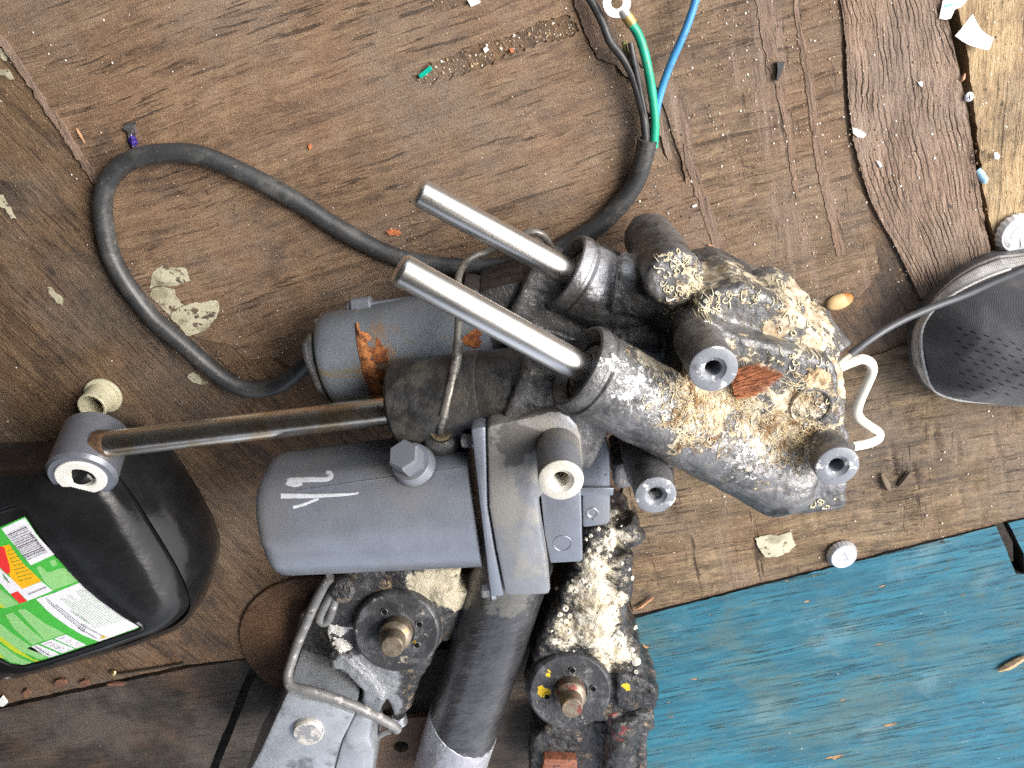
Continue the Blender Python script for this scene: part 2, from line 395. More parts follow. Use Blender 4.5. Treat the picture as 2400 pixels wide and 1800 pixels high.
# unseen slabs added to block light: one over the left, open towards the right
M_blocker = plain('dark_shed_boards', (.045, .038, .032), .9, tone=.3, tones=8)
uu = Vector((math.cos(R(BLOCKER_AZ)), math.sin(R(BLOCKER_AZ)), 0)); vv = Vector((-uu.y, uu.x, 0)); e3 = Vector((0, 0, 1))
mb = MB(); boxy(mb, uu * (BLOCKER_S - .7) + vv * 1.25 + e3 * (BLOCKER_Z + .02), uu * .7, vv * 1.95, e3 * .02, .004); o = obj('overhead_light_blocker', mb, M_blocker); o['kind'] = 'structure'
mb = MB(); boxy(mb, uu * (BLOCKER_S - 1.43) + vv * .8 + e3 * (BLOCKER_Z / 2 - .06), uu * .03, vv * 2.4, e3 * (BLOCKER_Z / 2 + .058), .004); o = obj('side_light_blocker', mb, M_blocker); o['kind'] = 'structure'
mb = MB(); boxy(mb, Vector((-.98, -1.12, BLOCKER_Z / 2 - .06)), (.34, 0, 0), (0, .03, 0), e3 * (BLOCKER_Z / 2 + .055), .004); o = obj('side_light_blocker', mb, M_blocker); o['kind'] = 'structure'
lower_edge = [(-420, 1742), (0, 1652), (434, 1558), (900, 1510), (1240, 1470), (1486, 1440), (1600, 1413), (2000, 1312), (2330, 1229), (2450, 1199), (2640, 1150)]
right_edge = [(2185, -120), (2205, 0), (2229, 72), (2240, 130), (2251, 181), (2266, 250), (2276, 318), (2294, 434), (2309, 542), (2324, 620), (2345, 760), (2500, 790), (2640, 800)]
ply = thing('plywood_sheet', P(1200, 900, -.012), 'large weathered brown plywood sheet with torn top veneers carrying the metal units', 'plywood sheet')
mb = MB(); sheet(mb, [(-420, -260), (2165, -260)] + rough(right_edge, 14, 2.2, 2, False) + [(2640, 800), (2640, 1150)] + rough(lower_edge[::-1], 16, 1.6, 3, False) + [(-420, 1742)], 0, .012)
obj('bottom_ply', mb, W_lower, ply, 30)

# middle veneer with its gouge
gouge = rough([(962, 176), (1000, 150), (1050, 134), (1095, 122), (1150, 98), (1205, 78), (1270, 50), (1330, 34), (1352, 62), (1345, 84), (1300, 92), (1232, 112), (1212, 123), (1180, 136), (1100, 170), (1040, 188), (985, 197)], 7, 8, 5)
gouge2 = rough([(1020, 0), (1060, -18), (1130, -40), (1140, -5), (1095, 10), (1040, 28), (1012, 30)], 8, 3, 6)
mid = [(-60, -200), (1322, -200), (1336, 0), (1352, 40), (1372, 95), (1398, 140), (1440, 152), (1452, 205), (1480, 275), (1530, 330), (1600, 420), (1700, 560), (1760, 700), (1700, 900), (1500, 1050), (1200, 1020), (900, 920), (770, 905), (735, 855), (690, 862), (640, 838), (585, 852), (545, 812), (500, 800), (455, 790), (425, 760), (400, 745), (345, 735), (318, 690), (286, 610), (262, 540), (236, 470), (217, 412), (160, 325), (100, 240), (45, 158), (0, 87), (-50, 20)]
mb = MB(); sheet(mb, rough(mid, 13, 3.0, 11), .0016, .0015, holes=[gouge, gouge2]); obj('veneer', mb, W_mid, ply, 30)
# a splintered lip of pale wood along the ridge at the top left
lip = [(-12, 78), (6, 84), (52, 152), (108, 236), (166, 318), (222, 408), (232, 440), (215, 425), (150, 325), (92, 240), (38, 160), (-4, 100)]
mb = MB(); sheet(mb, rough(lip, 7, 3.5, 12), .0026, .0012); obj('veneer_lip', mb, W_strip, ply, 30)
# right veneer: same grain, split by strips
rgt = [(1398, -200), (1995, -200), (1985, 0), (1972, 120), (1978, 260), (1990, 350), (2000, 430), (2032, 470), (2050, 560), (2060, 640), (2010, 700), (1940, 720), (1900, 700), (1800, 690), (1690, 640), (1612, 470), (1600, 380), (1572, 300), (1545, 210), (1500, 150), (1450, 90), (1420, 30)]
mb = MB(); sheet(mb, rough(rgt, 13, 3, 13), .0015, .0014); obj('veneer', mb, W_right, ply, 30)
strips = [
 ([(1338, -60), (1392, -60), (1410, 0), (1450, 75), (1478, 120), (1512, 175), (1545, 260), (1566, 330), (1578, 372), (1566, 380), (1552, 330), (1530, 290), (1492, 200), (1440, 150), (1402, 138), (1372, 80), (1350, 20)], .0030),
 ([(1765, -40), (1800, -40), (1812, 60), (1822, 145), (1832, 190), (1846, 262), (1858, 330), (1864, 400), (1874, 450), (1866, 466), (1852, 400), (1846, 330), (1830, 262), (1814, 190), (1795, 140), (1780, 60)], .0026),
 ([(1860, -40), (1876, 0), (1880, 55), (1892, 110), (1902, 146), (1908, 190), (1915, 240), (1922, 300), (1930, 350), (1940, 420), (1960, 470), (1972, 530), (1985, 600), (1962, 600), (1948, 540), (1930, 460), (1915, 400), (1905, 330), (1896, 250), (1888, 190), (1878, 150), (1872, 90), (1862, 30)], .0028),
 ([(1602, 335), (1630, 380), (1648, 440), (1665, 480), (1690, 560), (1696, 600), (1682, 600), (1660, 545), (1640, 480), (1622, 430), (1606, 380)], .0026),
 ([(1556, 560), (1580, 590), (1610, 640), (1628, 690), (1600, 690), (1575, 640)], .0024),
]
for k, (pl, h) in enumerate(strips):
    mb = MB(); sheet(mb, rough(pl, 7, 3.2, 20 + k), .0021, .0008); obj('veneer_strip', mb, W_strip, ply, 30)
# top veneer at the right, grain worn into ridges
def top_h(a, c):
    wv = .50 * noise.noise(Vector((a * 5, c * 4, 1))) + .16 * noise.noise(Vector((a * 26, c * 22, 4))) + .9 * math.exp(-((a - .42) / .22) ** 2) * math.sin(c * 5 + .5) * noise.noise(Vector((a * 9, c * 2, 7)))
    s = math.sin((c * 21 + wv * 1.5) * 2 * math.pi)
    s2 = math.sin((c * 37 + wv * 2.5 + .3) * 2 * math.pi)
    amp = max(0, .35 + 1.1 * noise.noise(Vector((a * 6, c * 7, 9))) + .25); amp2 = max(0, .2 + noise.noise(Vector((a * 7, c * 9, 3))))
    fine = noise.noise(Vector((a * 30, c * 190, 2)))
    return .00012 * fine - .0010 * amp * max(0, s - .45) ** 1.2 - .0007 * amp2 * max(0, s2 - .5)
L_ = [(1962, -200), (1970, 0), (1982, 100), (1985, 180), (1990, 250), (2000, 330), (2018, 400), (2040, 470), (2065, 520), (2095, 570), (2130, 640), (2160, 700)]
R_ = [(2168, -200), (2205, 0), (2229, 72), (2251, 181), (2262, 250), (2276, 318), (2286, 380), (2296, 434), (2304, 490), (2314, 542), (2324, 600), (2340, 700)]
def resample(pl, n):
    pl = [Vector(p) for p in pl]; ds = [0]
    for a, b in zip(pl, pl[1:]): ds.append(ds[-1] + (b - a).length)
    out = []
    for i in range(n):
        t = ds[-1] * i / (n - 1); k = 0
        while k < len(ds) - 2 and ds[k + 1] < t: k += 1
        f = (t - ds[k]) / (ds[k + 1] - ds[k]); out.append(pl[k].lerp(pl[k + 1], f))
    return out
NT, NS = 420, 330; GROOVE_SHADE = []
A_, B_ = resample(L_, NT), resample(R_, NT); vs = []; fs = []
for i in range(NT):
    ja = 2.5 * noise.noise(Vector((i * .15, 0, 1))) + 2 * noise.noise(Vector((i * .5, 0, 5))); jb = 2.0 * noise.noise(Vector((i * .12, 7, 1))) + 1.5 * noise.noise(Vector((i * .6, 3, 5)))
    for j in range(NS):
        t = j / (NS - 1); q = A_[i].lerp(B_[i], t); p = P(q.x + ja * (1 - t) + jb * t, q.y, .0035)
        e = min(1, min(j, NS - 1 - j) / 4); z = .0035 + top_h(i / NT * 1.35, t * .95) * (1 if e == 1 else e)
        if j in (0, NS - 1): z = -.009
        if t > .93 and 0 < j < NS - 1: z -= .004 * max(0, noise.noise(Vector((i * .06, t * 9, 3))))
        vs.append((p.x, p.y, z)); GROOVE_SHADE.append(min(1, max(0, -(top_h(i / NT * 1.35, t * .95)) / .0005)))
for i in range(NT - 1):
    for j in range(NS - 1):
        a = i * NS + j; fs.append((a, a + NS, a + NS + 1, a + 1))
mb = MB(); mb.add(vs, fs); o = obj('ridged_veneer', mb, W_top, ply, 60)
at = o.data.attributes.new('dirt_shade', 'FLOAT', 'POINT'); at.data.foreach_set('value', GROOVE_SHADE)  # deeper grooves get a darker colour, shade painted in
# broken lower right corner
def brk_h(x, y):
    x0, y0 = P(2060, 1080).to_2d(); e = math.exp(-((x - x0) / .10) ** 2 - ((y - y0) / .06) ** 2)
    r = noise.noise(Vector((x * 30, y * 85, 3))) + .5 * noise.noise(Vector((x * 70, y * 190, 5))); q = noise.noise(Vector((x * 120 + y * 40, y * 26, 8)))
    return .0010 * noise.noise(Vector((x * 12, y * 34, 1))) - .0030 * max(0, r - .42 + .2 * e) - (.001 + .0045 * e) * max(0, q - .15)
low = [(1480, 1000), (1700, 900), (1880, 880), (2000, 850), (2150, 800), (2345, 770), (2640, 800), (2640, 1146), (2450, 1195), (2330, 1225), (2000, 1308), (1600, 1409), (1486, 1436), (1440, 1300)]
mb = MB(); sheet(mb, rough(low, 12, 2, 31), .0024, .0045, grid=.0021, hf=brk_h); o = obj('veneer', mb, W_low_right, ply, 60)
at = o.data.attributes.new('dirt_shade', 'FLOAT', 'POINT'); at.data.foreach_set('value', [min(1, max(0, (.0024 - .0009 - v_[2]) / .0016)) if v_[2] > -.0015 else 0 for v_ in mb.v])  # pits coloured darker with depth, painting their shade and dirt
# flakes of old cream paint
M_cream = surf('old_cream_paint', (.40, .375, .27), .5, layers=[dict(c=(.07, .055, .04), s=170, lo=.56, hi=.64), dict(c=(.2, .18, .12), s=45, lo=.46, hi=.62, amt=.8), dict(c=(.11, .08, .055), s=70, lo=.58, hi=.64)], bumps=[(300, .0004)], tone=.1)
flakes = [zz(0, 600, .3617, [(990, 105), (1060, 52), (1110, 75), (1200, 80), (1232, 160), (1150, 192), (1060, 190), (968, 210), (975, 160)]),
          zz(0, 600, .3617, [(985, 215), (1060, 195), (1130, 215), (1140, 265), (1190, 322), (1120, 345), (1100, 385), (1010, 300), (970, 260)]),
          zz(0, 600, .3617, [(1110, 375), (1125, 348), (1195, 322), (1345, 295), (1395, 285), (1422, 322), (1400, 405), (1330, 485), (1220, 520), (1165, 455), (1105, 400)]),
          zz(0, 0, .3617, [(-30, 60), (5, 70), (22, 112), (15, 146), (-30, 150)]), zz(0, 0, .3617, [(-20, 310), (6, 312), (46, 372), (40, 396), (8, 380), (-20, 350)]),
          zz(0, 0, .3617, [(-20, 445), (60, 455), (90, 512), (62, 520), (35, 492), (-20, 480)]), zz(0, 0, .3617, [(-20, 1258), (18, 1262), (55, 1335), (102, 1415), (70, 1418), (32, 1350), (-20, 1330)]),
          zz(0, 600, .3617, [(305, 200), (330, 205), (408, 280), (400, 322), (365, 300), (320, 245)]), zz(0, 600, .3617, [(1212, 782), (1250, 752), (1290, 780), (1350, 826), (1300, 832), (1240, 812)]),
          zz(1600, 1200, .3617, [(470, 172), (520, 158), (600, 150), (700, 128), (712, 170), (735, 215), (690, 262), (600, 292), (540, 296), (505, 250), (480, 210)])]
for k, f in enumerate(flakes):
    h = .0008 if k not in (0, 1, 2, 9) else (.0022 if k < 3 else .0045)
    mb = MB(); sheet(mb, rough(f, 5, 2.4, 40 + k), h, .0012); obj('paint_flake', mb, M_cream, ply, 20)

# blue plank with its slot
bl = [(1395, 1474), (1486, 1450), (1600, 1419), (2000, 1318), (2334, 1233), (2352, 1272), (2381, 1345), (2401, 1345), (2400, 1298), (2363, 1226), (2450, 1204), (2640, 1156), (2800, 1700), (2700, 2100), (1385, 2100)]
mb = MB(); sheet(mb, rough(bl, 18, 1.3, 51), .0012, .02, side_mi=1)  # side faces coloured black to paint deep shade into the slot
bp = one('blue_plank', mb, [W_blue, W_black], 'scuffed plank in worn blue paint along the lower edge of the plywood', 'plank', P(1900, 1500, -.02), smooth=30)
# black planks at the lower left
mb = MB(); sheet(mb, rough([(-420, 1755), (0, 1662), (434, 1568), (572, 1545), (600, 1545), (575, 1590), (478, 1830), (380, 2100), (-420, 2100)], 16, 1.6, 52), -.004, .02)
one('black_plank', mb, W_black, 'blackened wide plank below the black jug', 'plank', P(200, 1750, -.024), smooth=30)
mb = MB(); sheet(mb, rough([(622, 1545), (1090, 1520), (1250, 1490), (1390, 1480), (1378, 2100), (400, 2100), (500, 1830), (596, 1590)], 16, 1.6, 53), -.006, .02)
one('black_plank', mb, W_black, 'blackened plank under the brown round board', 'plank', P(700, 1750, -.026), smooth=30)
# pale plank past the gap
pl = [(2228, -200), (2240, 0), (2262, 90), (2272, 160), (2283, 250), (2294, 343), (2306, 452), (2322, 524), (2340, 620), (2362, 750), (2800, 760), (2800, -200)]
mb = MB(); sheet(mb, rough(pl, 10, 2.2, 54), -.001, .02)
one('pale_plank', mb, W_pale, 'pale yellowish plank beyond the dark gap by the bottle cap', 'plank', P(2450, 300, -.021), smooth=30)
# round brown board and a strip of board with a dark hole
mb = MB(); cc = P(752, 1508, .004); rr = 190 * S(752, 1508, .004)
lathe(mb, cc - Vector((0, 0, .006)), (0, 0, 1), [(0, 0), (0, rr), (.005, rr), (.006, rr - .001), (.006, 0)], 72)
one('round_board', mb, W_hard, 'round brown hardboard disc under the corroded unit', 'board', cc - Vector((0, 0, .006)))
mb = MB(); hole = [(940 + 18 * math.cos(a * .5236), 1750 + 13 * math.sin(a * .5236)) for a in range(12)]
sheet(mb, [(850, 1690), (1010, 1680), (1020, 1850), (830, 1850)], .012, .006, holes=[hole])
one('hardboard_strip', mb, W_hard, 'brown strip of board with a small dark hole between the corroded arms', 'board', P(940, 1760, .006))
# ---------------------------------------------------------------- metals, rubbers and crusts
def chrome(name, base, rough_=.16, stain=None):
    g = G(name); n = g.noise(1, 4, .6, g.map(R(-30), (12, 240, 240)))
    col = base
    if stain: col = g.mix(g.step(g.noise(30, 4, .6), .45, .65), base, stain)
    sp = g.step(g.noise(260, 4, .6), .68, .72); col = g.mix(g.math('MULTIPLY', sp, .6), col, (.2, .15, .1))
    g.set(Base_Color=col, Metallic=1.0, Roughness=g.math('ADD', rough_ - .05, g.math('MULTIPLY', n, .12)))
    g.l(g.bump(n, .00006), g.b.inputs['Normal']); return g.m
M_chrome = chrome('chromed_steel', (.80, .78, .75), .33)
M_rodchrome = chrome('old_chromed_steel', (.84, .80, .73), .28, (.70, .55, .37))
WHITE = (.62, .62, .60); CRUST = (.62, .55, .40); RUST = (.30, .085, .025)
B_reg = [(P(1490, 905, .195), .032), (P(1560, 930, .2), .036), (P(1660, 1000, .2), .04), (P(1780, 1060, .19), .04), (P(1440, 850, .195), .022), (P(1880, 1080, .18), .03)]
B_tan = [(P(1620, 950, .17), .045), (P(1700, 900, .16), .045), (P(1800, 980, .16), .05), (P(1900, 900, .15), .04), (P(1690, 700, .12), .045), (P(1850, 760, .13), .05), (P(1940, 1190, .12), .03), (P(1510, 845, .17), .025), (P(1610, 670, .13), .026), (P(1650, 705, .12), .03)]
M_cast = surf('corroded_cast_metal', (.125, .124, .124), .34, .4, tone=.45, tones=60, layers=[
    dict(c=(.20, .20, .21), s=18, d=7, r=.6, lo=.42, hi=.7, amt=.7), dict(c=(.028, .028, .028), s=40, d=8, r=.68, lo=.52, hi=.66, amt=.8),
    dict(c=(.42, .42, .44), s=40, d=9, r=.72, lo=.56, hi=.72, at=[(P(1410, 640, .10), .036), (P(1450, 680, .10), .03)], k=.32, me=.4),
    dict(c=(.28, .24, .17), s=120, d=8, r=.7, lo=.56, hi=.70, amt=.55),
    dict(c=(.54, .49, .38), c2=(.27, .20, .12), cs=90, s=80, d=9, r=.75, lo=.60, hi=.65, at=B_tan, k=.36, up=.0010, ro=.9, me=0),
    dict(c=WHITE, c2=(.45, .46, .48), cs=500, s=190, d=9, r=.78, lo=.66, hi=.72, at=B_reg, k=.26, up=.0003, ro=.75, me=0),
    dict(c=(.11, .07, .07), s=60, d=8, r=.7, lo=.62, hi=.68, amt=.7)], bumps=[(420, .0006), (90, .0010)])
M_darkcast = surf('dark_greasy_cast_metal', (.038, .038, .039), .34, .2, tone=.5, tones=60, layers=[
    dict(c=(.10, .10, .10), s=50, lo=.5, hi=.7, amt=.7), dict(c=(.22, .21, .19), s=170, lo=.66, hi=.74, amt=.7), dict(c=(.085, .075, .055), s=25, lo=.52, hi=.7, amt=.7)],
    bumps=[(500, .0007), (120, .0007)])
M_grey = surf('blue_grey_marine_paint', (.20, .22, .26), .33, .45, tone=.07, tones=50, layers=[
    dict(c=(.24, .23, .235), s=16, lo=.48, hi=.7, amt=.6), dict(c=(.13, .135, .15), s=9, lo=.55, hi=.7, amt=.45), dict(c=(.25, .26, .28), s=420, lo=.70, hi=.73, amt=.6), dict(c=(.26, .265, .28), s=70, d=9, r=.75, sc=(1, 3, 1), lo=.655, hi=.67, amt=.5), dict(c=(.07, .07, .075), s=90, d=8, r=.75, lo=.66, hi=.68, amt=.6),
    dict(c=(.16, .135, .105), s=30, lo=.63, hi=.75, amt=.4),
    dict(c=(.40, .37, .31), s=120, lo=.80, hi=.83, at=[(P(636, 1245, .14), .011), (P(625, 1210, .14), .006), (P(655, 1345, .12), .005)], k=.5, ro=.8),
    dict(c=(.5, .5, .5), s=90, lo=.86, hi=.88, at=[(P(990, 1268, .17), .006), (P(663, 1219, .165), .004)], k=.4)], bumps=[(300, .00022), (40, .0004)], spec=.45)
M_greyblk = surf('scuffed_grey_paint', (.22, .228, .25), .36, .4, tone=.1, tones=60, layers=[
    dict(c=(.27, .26, .24), s=26, lo=.46, hi=.6, at=[(P(1190, 1080, .165), .07), (P(1200, 1180, .165), .04)], k=.2, amt=.9, ro=.6), dict(c=(.1, .095, .088), s=45, lo=.68, hi=.74, at=[(P(1215, 1075, .165), .018), (P(1225, 1020, .16), .03)], k=.35, amt=.8),
    dict(c=(.35, .36, .38), s=240, lo=.7, hi=.74, amt=.6), dict(c=(.05, .05, .05), s=60, lo=.7, hi=.73, amt=.7)], bumps=[(260, .0003)])
M_motor = surf('rusty_grey_motor_paint', (.16, .18, .205), .38, .25, tone=.1, tones=60, layers=[
    dict(c=(.17, .165, .10), s=34, sc=(.5, 3, 3), lo=.55, hi=.68, amt=.7), dict(c=(.24, .16, .05), s=30, sc=(.5, 4, 4), lo=.6, hi=.7, amt=.7),
    dict(c=(.21, .12, .055), s=55, d=8, r=.7, lo=.50, hi=.68, at=[(P(890, q_, .09), .022) for q_ in (780, 820, 860, 900)], k=.22, amt=.75, ro=.8),
    dict(c=(.36, .125, .035), c2=(.13, .04, .018), cs=160, s=90, lo=.70, hi=.75, at=[(P(880, 800, .09), .010), (P(893, 835, .09), .012), (P(890, 880, .085), .012), (P(885, 910, .08), .012), (P(942, 761, .09), .005), (P(1108, 800, .09), .012)], k=.55, up=.0006, ro=.9),
    dict(c=(.4, .4, .38), s=300, lo=.68, hi=.72, amt=.6)], bumps=[(300, .0003)])
M_rust = surf('flaking_rust', (.34, .13, .04), .9, 0, tone=.4, tones=120, layers=[dict(c=(.10, .035, .018), s=140, lo=.5, hi=.62), dict(c=(.5, .23, .08), s=220, lo=.6, hi=.7)], bumps=[(300, .0012)])
M_rubber = surf('black_rubber', (.032, .033, .035), .42, 0, tone=.2, layers=[dict(c=(.10, .098, .09), s=45, d=8, r=.7, lo=.48, hi=.66, amt=.6), dict(c=(.2, .18, .15), s=220, d=8, r=.7, lo=.62, hi=.7, amt=.6)], bumps=[(500, .0002)])
M_wireblk = plain('black_wire_sleeve', (.035, .035, .036), .45, tone=.3)
M_green = surf('green_wire_sleeve', (.01, .28, .17), .42, 0, tone=.2, layers=[dict(c=(.10, .12, .06), s=90, d=8, r=.7, lo=.52, hi=.64, amt=.75)])
M_bluew = surf('blue_wire_sleeve', (.05, .23, .50), .4, 0, tone=.2, layers=[dict(c=(.06, .09, .12), s=90, d=8, r=.7, lo=.54, hi=.66, amt=.7)])
M_tin = plain('tinned_metal', (.72, .72, .70), .35, .7, tone=.15)
M_brass = plain('yellowed_brass', (.42, .30, .11), .45, .6, tone=.2)
M_white = surf('white_nylon', (.66, .65, .60), .45, 0, tone=.06, layers=[dict(c=(.35, .33, .27), s=120, lo=.6, hi=.75, amt=.5)])
M_ivory = surf('ivory_plastic', (.50, .47, .33), .45, 0, tone=.1, layers=[dict(c=(.2, .18, .12), s=110, lo=.6, hi=.7, amt=.6)])
M_eye = surf('grey_anodised_eye', (.17, .18, .21), .36, .45, tone=.06, tones=200, layers=[dict(c=(.16, .10, .06), s=60, lo=.62, hi=.74, amt=.4)], bumps=[(900, .00008)])
M_bossface = surf('painted_boss_face', (.17, .18, .205), .45, 0, tone=.08, layers=[dict(c=(.6, .6, .58), s=110, d=8, r=.7, lo=.56, hi=.59), dict(c=(.08, .08, .08), s=90, d=8, r=.7, lo=.56, hi=.64, amt=.7)], bumps=[(300, .0003)])
M_barealu = surf('bare_scratched_aluminium', (.55, .53, .47), .5, .35, tone=.2, tones=90, layers=[dict(c=(.2, .18, .14), s=120, lo=.58, hi=.68, amt=.7), dict(c=(.75, .72, .62), s=60, lo=.55, hi=.65, amt=.7)], bumps=[(300, .0003)])
M_pipe = surf('dirty_steel_pipe', (.17, .16, .145), .4, .4, tone=.2, tones=120, layers=[dict(c=(.06, .06, .06), s=70, lo=.55, hi=.62), dict(c=(.5, .47, .4), s=110, lo=.62, hi=.7, amt=.7)])
M_pipe_white = surf('white_painted_pipe', (.72, .69, .60), .42, 0, tone=.08, layers=[dict(c=(.2, .14, .07), s=60, lo=.6, hi=.7, amt=.8)])
M_worm = surf('pale_worm_tube_shell', (.60, .53, .36), .8, 0, tone=.25, tones=200, layers=[dict(c=(.75, .72, .62), s=90, lo=.5, hi=.65)])
M_fibre = surf('tan_plant_fibre', (.54, .42, .25), .9, 0, tone=.5, tones=120, layers=[dict(c=(.30, .17, .07), s=90, lo=.52, hi=.62), dict(c=(.68, .62, .48), s=70, lo=.55, hi=.65)])
M_steel = plain('zinc_plated_steel', (.55, .56, .57), .3, .85, tone=.15, bump=.0001)
M_dark = plain('dark_opening', (.008, .008, .008), .9, spec=0.0)  # flat black painted in for the shade inside holes and slits
M_seal = plain('black_seal', (.014, .013, .012), .6, spec=.2)

# ---------------------------------------------------------------- the power trim unit
unit = thing('power_trim_unit', P(1450, 850, 0), 'blue grey and corroded hydraulic trim unit with two bare chrome rods and marine growth', 'trim unit')
f1, b1 = P(977, 447, .093), P(1322, 634, .080)
f2, b2 = P(931, 627, .190), P(1352, 857, .175)
d1, d2 = (b1 - f1).normalized(), (b2 - f2).normalized()
RR = .0100
for f, d, b in ((f1, d1, b1), (f2, d2, b2)):
    mb = MB(); L = (b - f).length + .02
    lathe(mb, f, d, [(0, 0), (0, RR * .55), (.0006, RR * .78), (.0022, RR * .95), (.0036, RR), (L, RR), (L, 0)], 48)
    obj('trim_rod', mb, M_chrome, unit, 50)
# cast body: barrels, webs, boss stumps, melted together
mb = MB()
def barrel(mb, b, d, r, L, rim=1.0):
    lathe(mb, b, d, [(.009, 0), (.009, r * .62), (.009, r * .97), (.011, r * .97), (.02, r), (L, r * 1.0), (L + r * .45, r * .72), (L + r * .62, 0)], 40)
BR = .0288
barrel(mb, b1, d1, BR, .135); barrel(mb, b2, d2, BR, .186)
cyl(mb, b1 + d1 * .02 + Vector((0, 0, -.03)), b1 + d1 * .15 + Vector((0, 0, -.03)), .026)                # lower flank of the first barrel
prism(mb, PP([(1590, 830), (1610, 770), (1650, 690), (1745, 664), (1800, 690), (1880, 735), (1935, 795), (1980, 870), (1988, 930), (1984, 1010), (1992, 1060), (1986, 1198), (1880, 1212), (1780, 1190), (1660, 1090), (1590, 1000)], .154), (0, 0, -.10), .005)
prism(mb, PP([(1610, 830), (1690, 770), (1790, 800), (1960, 850), (1984, 960), (1990, 1190), (1900, 1205), (1790, 1150), (1700, 1050), (1610, 940)], .174), (0, 0, -.05), .005)
cyl(mb, P(1560, 792, .095), P(1700, 792, .10) , .018); cyl(mb, P(1400, 800, .085), P(1600, 790, .09), .02)
# humps on the far right shoulder
for (u, v, h, r, u2, v2, h2) in ((1700, 668, .085, .017, 1740, 760, .13), (1790, 690, .095, .024, 1815, 770, .135), (1880, 750, .105, .02, 1900, 850, .135), (1770, 676, .09, .02, 1850, 742, .12), (1860, 735, .10, .018, 1945, 840, .12)):
    cyl(mb, P(u, v, h), P(u2, v2, h2), r)
# the blind boss, stumps of the threaded bosses
def post(mb, u, v, h, r, lo, bev=.002): 
    p = P(u, v, h); cyl(mb, Vector((p.x, p.y, lo)), p, r, 36, bev)
post(mb, 1580, 655, .142, .0195, .03, .003); 
cyl(mb, P(1440, 660, .095), P(1580, 690, .10), .022); cyl(mb, P(1575, 670, .10), P(1660, 770, .11), .026)
post(mb, 1656, 810, .172, .0160, .12); post(mb, 1940, 1040, .162, .0155, .08); post(mb, 1522, 1120, .162, .0150, .06)
prism(mb, PP([(1440, 1090), (1540, 1075), (1580, 1100), (1585, 1140), (1440, 1150)], .12), (0, 0, -.05), .004)
prism(mb, PP([(1500, 980), (1560, 1000), (1585, 1100), (1510, 1110)], .13), (0, 0, -.06), .004)
post(mb, 1880, 800, .150, .0062, .10, .001); post(mb, 1712, 955, .165, .01, .12)
boxy(mb, P(1300, 700, .05), (.03, -.012, 0), (.012, .03, 0), (0, 0, .035), .004)
boxy(mb, P(1300, 900, .10), (.035, -.012, 0), (.012, .03, 0), (0, 0, .06), .004)
body = fuse(mb, .00125, 6, [(.018, .0022), (.006, .0013), (.0025, .0008)])
# cut the mouths of the barrels open again
tree_body = bvh(body)
obj('cast_body', body, M_cast, unit, 60)
for f, d, b in ((f1, d1, b1), (f2, d2, b2)):
    mb = MB()   # gland with its recess and the lip around it
    lathe(mb, b, d, [(.010, RR * 1.02), (.005, RR * 1.04), (.0035, RR * 1.25), (.006, RR * 1.4), (.007, BR * .74), (.0035, BR * .80), (.0005, BR * .86), (-.0006, BR * .92), (0, BR * .99), (.003, BR * 1.035), (.007, BR * 1.04), (.0085, BR * .985), (.0105, BR * .985), (.0120, BR * 1.03), (.0135, BR * .98), (.012, RR * 1.02)], 64, 0)
    obj('gland', mb, M_cast, unit, 40)
    mb = MB(); lathe(mb, b, d, [(.0055, RR * 1.0), (.0045, RR * 1.1), (.0062, RR * 1.3), (.0068, BR * .76)], 48); obj('rod_seal', mb, M_seal, unit, 40)
# threaded bosses with painted faces
def boss(u, v, h, r, hole, mat, deep=.03, clip=None):
    p = P(u, v, h); mb = MB(); t = []
    lathe(mb, p, (0, 0, 1), [(-.048, r * 1.06), (-.02, r * 1.01), (-.0012, r)], 40, 1)
    pr = [(-.0012, r), (-.0004, r - .0002), (0, r - .0009), (0, hole * 1.45), (-.0010, hole * 1.28)]
    k = 0; z = -.0016
    while z > -deep:
        pr += [(z, hole * (1.08 if k % 2 == 0 else .94))]; z -= .0008; k += 1
    pr += [(-deep, 0)]
    lathe(mb, p, (0, 0, 1), pr, 40)
    lathe(mb, p, (0, 0, 1), [(-deep + .002, hole * .97), (-deep + .002, 0)], 24, 2)
    return obj('threaded_boss', mb, [mat, M_cast if h < .2113 else M_greyblk, M_dark], unit, 35)
boss(1673, 866, .211, .0147, .0054, M_bossface); boss(1963, 1094, .200, .0142, .0054, M_bossface); boss(1537, 1162, .200, .0138, .0052, M_bossface)
# ------------ manifold block and reservoir
mb = MB(); prism(mb, PP([(1103, 1006), (1139, 1000), (1143, 1190), (1160, 1290), (1182, 1399), (1150, 1400)], .166), (0, 0, -.07), .0022); obj('end_plate', mb, M_grey, unit, 40)
mb = MB(); prism(mb, PP([(1140, 999), (1200, 986), (1258, 975), (1286, 964), (1312, 965), (1336, 976), (1354, 996), (1364, 1024), (1368, 1100), (1330, 1120), (1262, 1170), (1268, 1230), (1280, 1300), (1291, 1396), (1184, 1399), (1162, 1290), (1145, 1190)], .168), (0, 0, -.075), .0045)
obj('manifold_block', mb, M_greyblk, unit, 40)
pc = P(1315, 1127, .211)
mb = MB(); lathe(mb, Vector((pc.x, pc.y, .12)), (0, 0, 1), [(0, .0175), (.04, .0158), (.05, .0150), (.086, .0147), (.0865, .0138)], 44); obj('boss_post', mb, M_greyblk, unit, 40)
boss(1315, 1127, .2115, .0146, .0058, M_barealu)
mb = MB(); prism(mb, PP([(1266, 1150), (1362, 1150), (1366, 1312), (1360, 1317), (1290, 1321), (1276, 1250)], .150), (0, 0, -.08), .004)
lathe(mb, P(1318, 1273, .1500), (0, 0, 1), [(-.001, .0072), (.0004, .0071), (.0006, .0068), (.0004, .0065), (-.001, .0064)], 40)
obj('side_block', mb, M_grey, unit, 40)
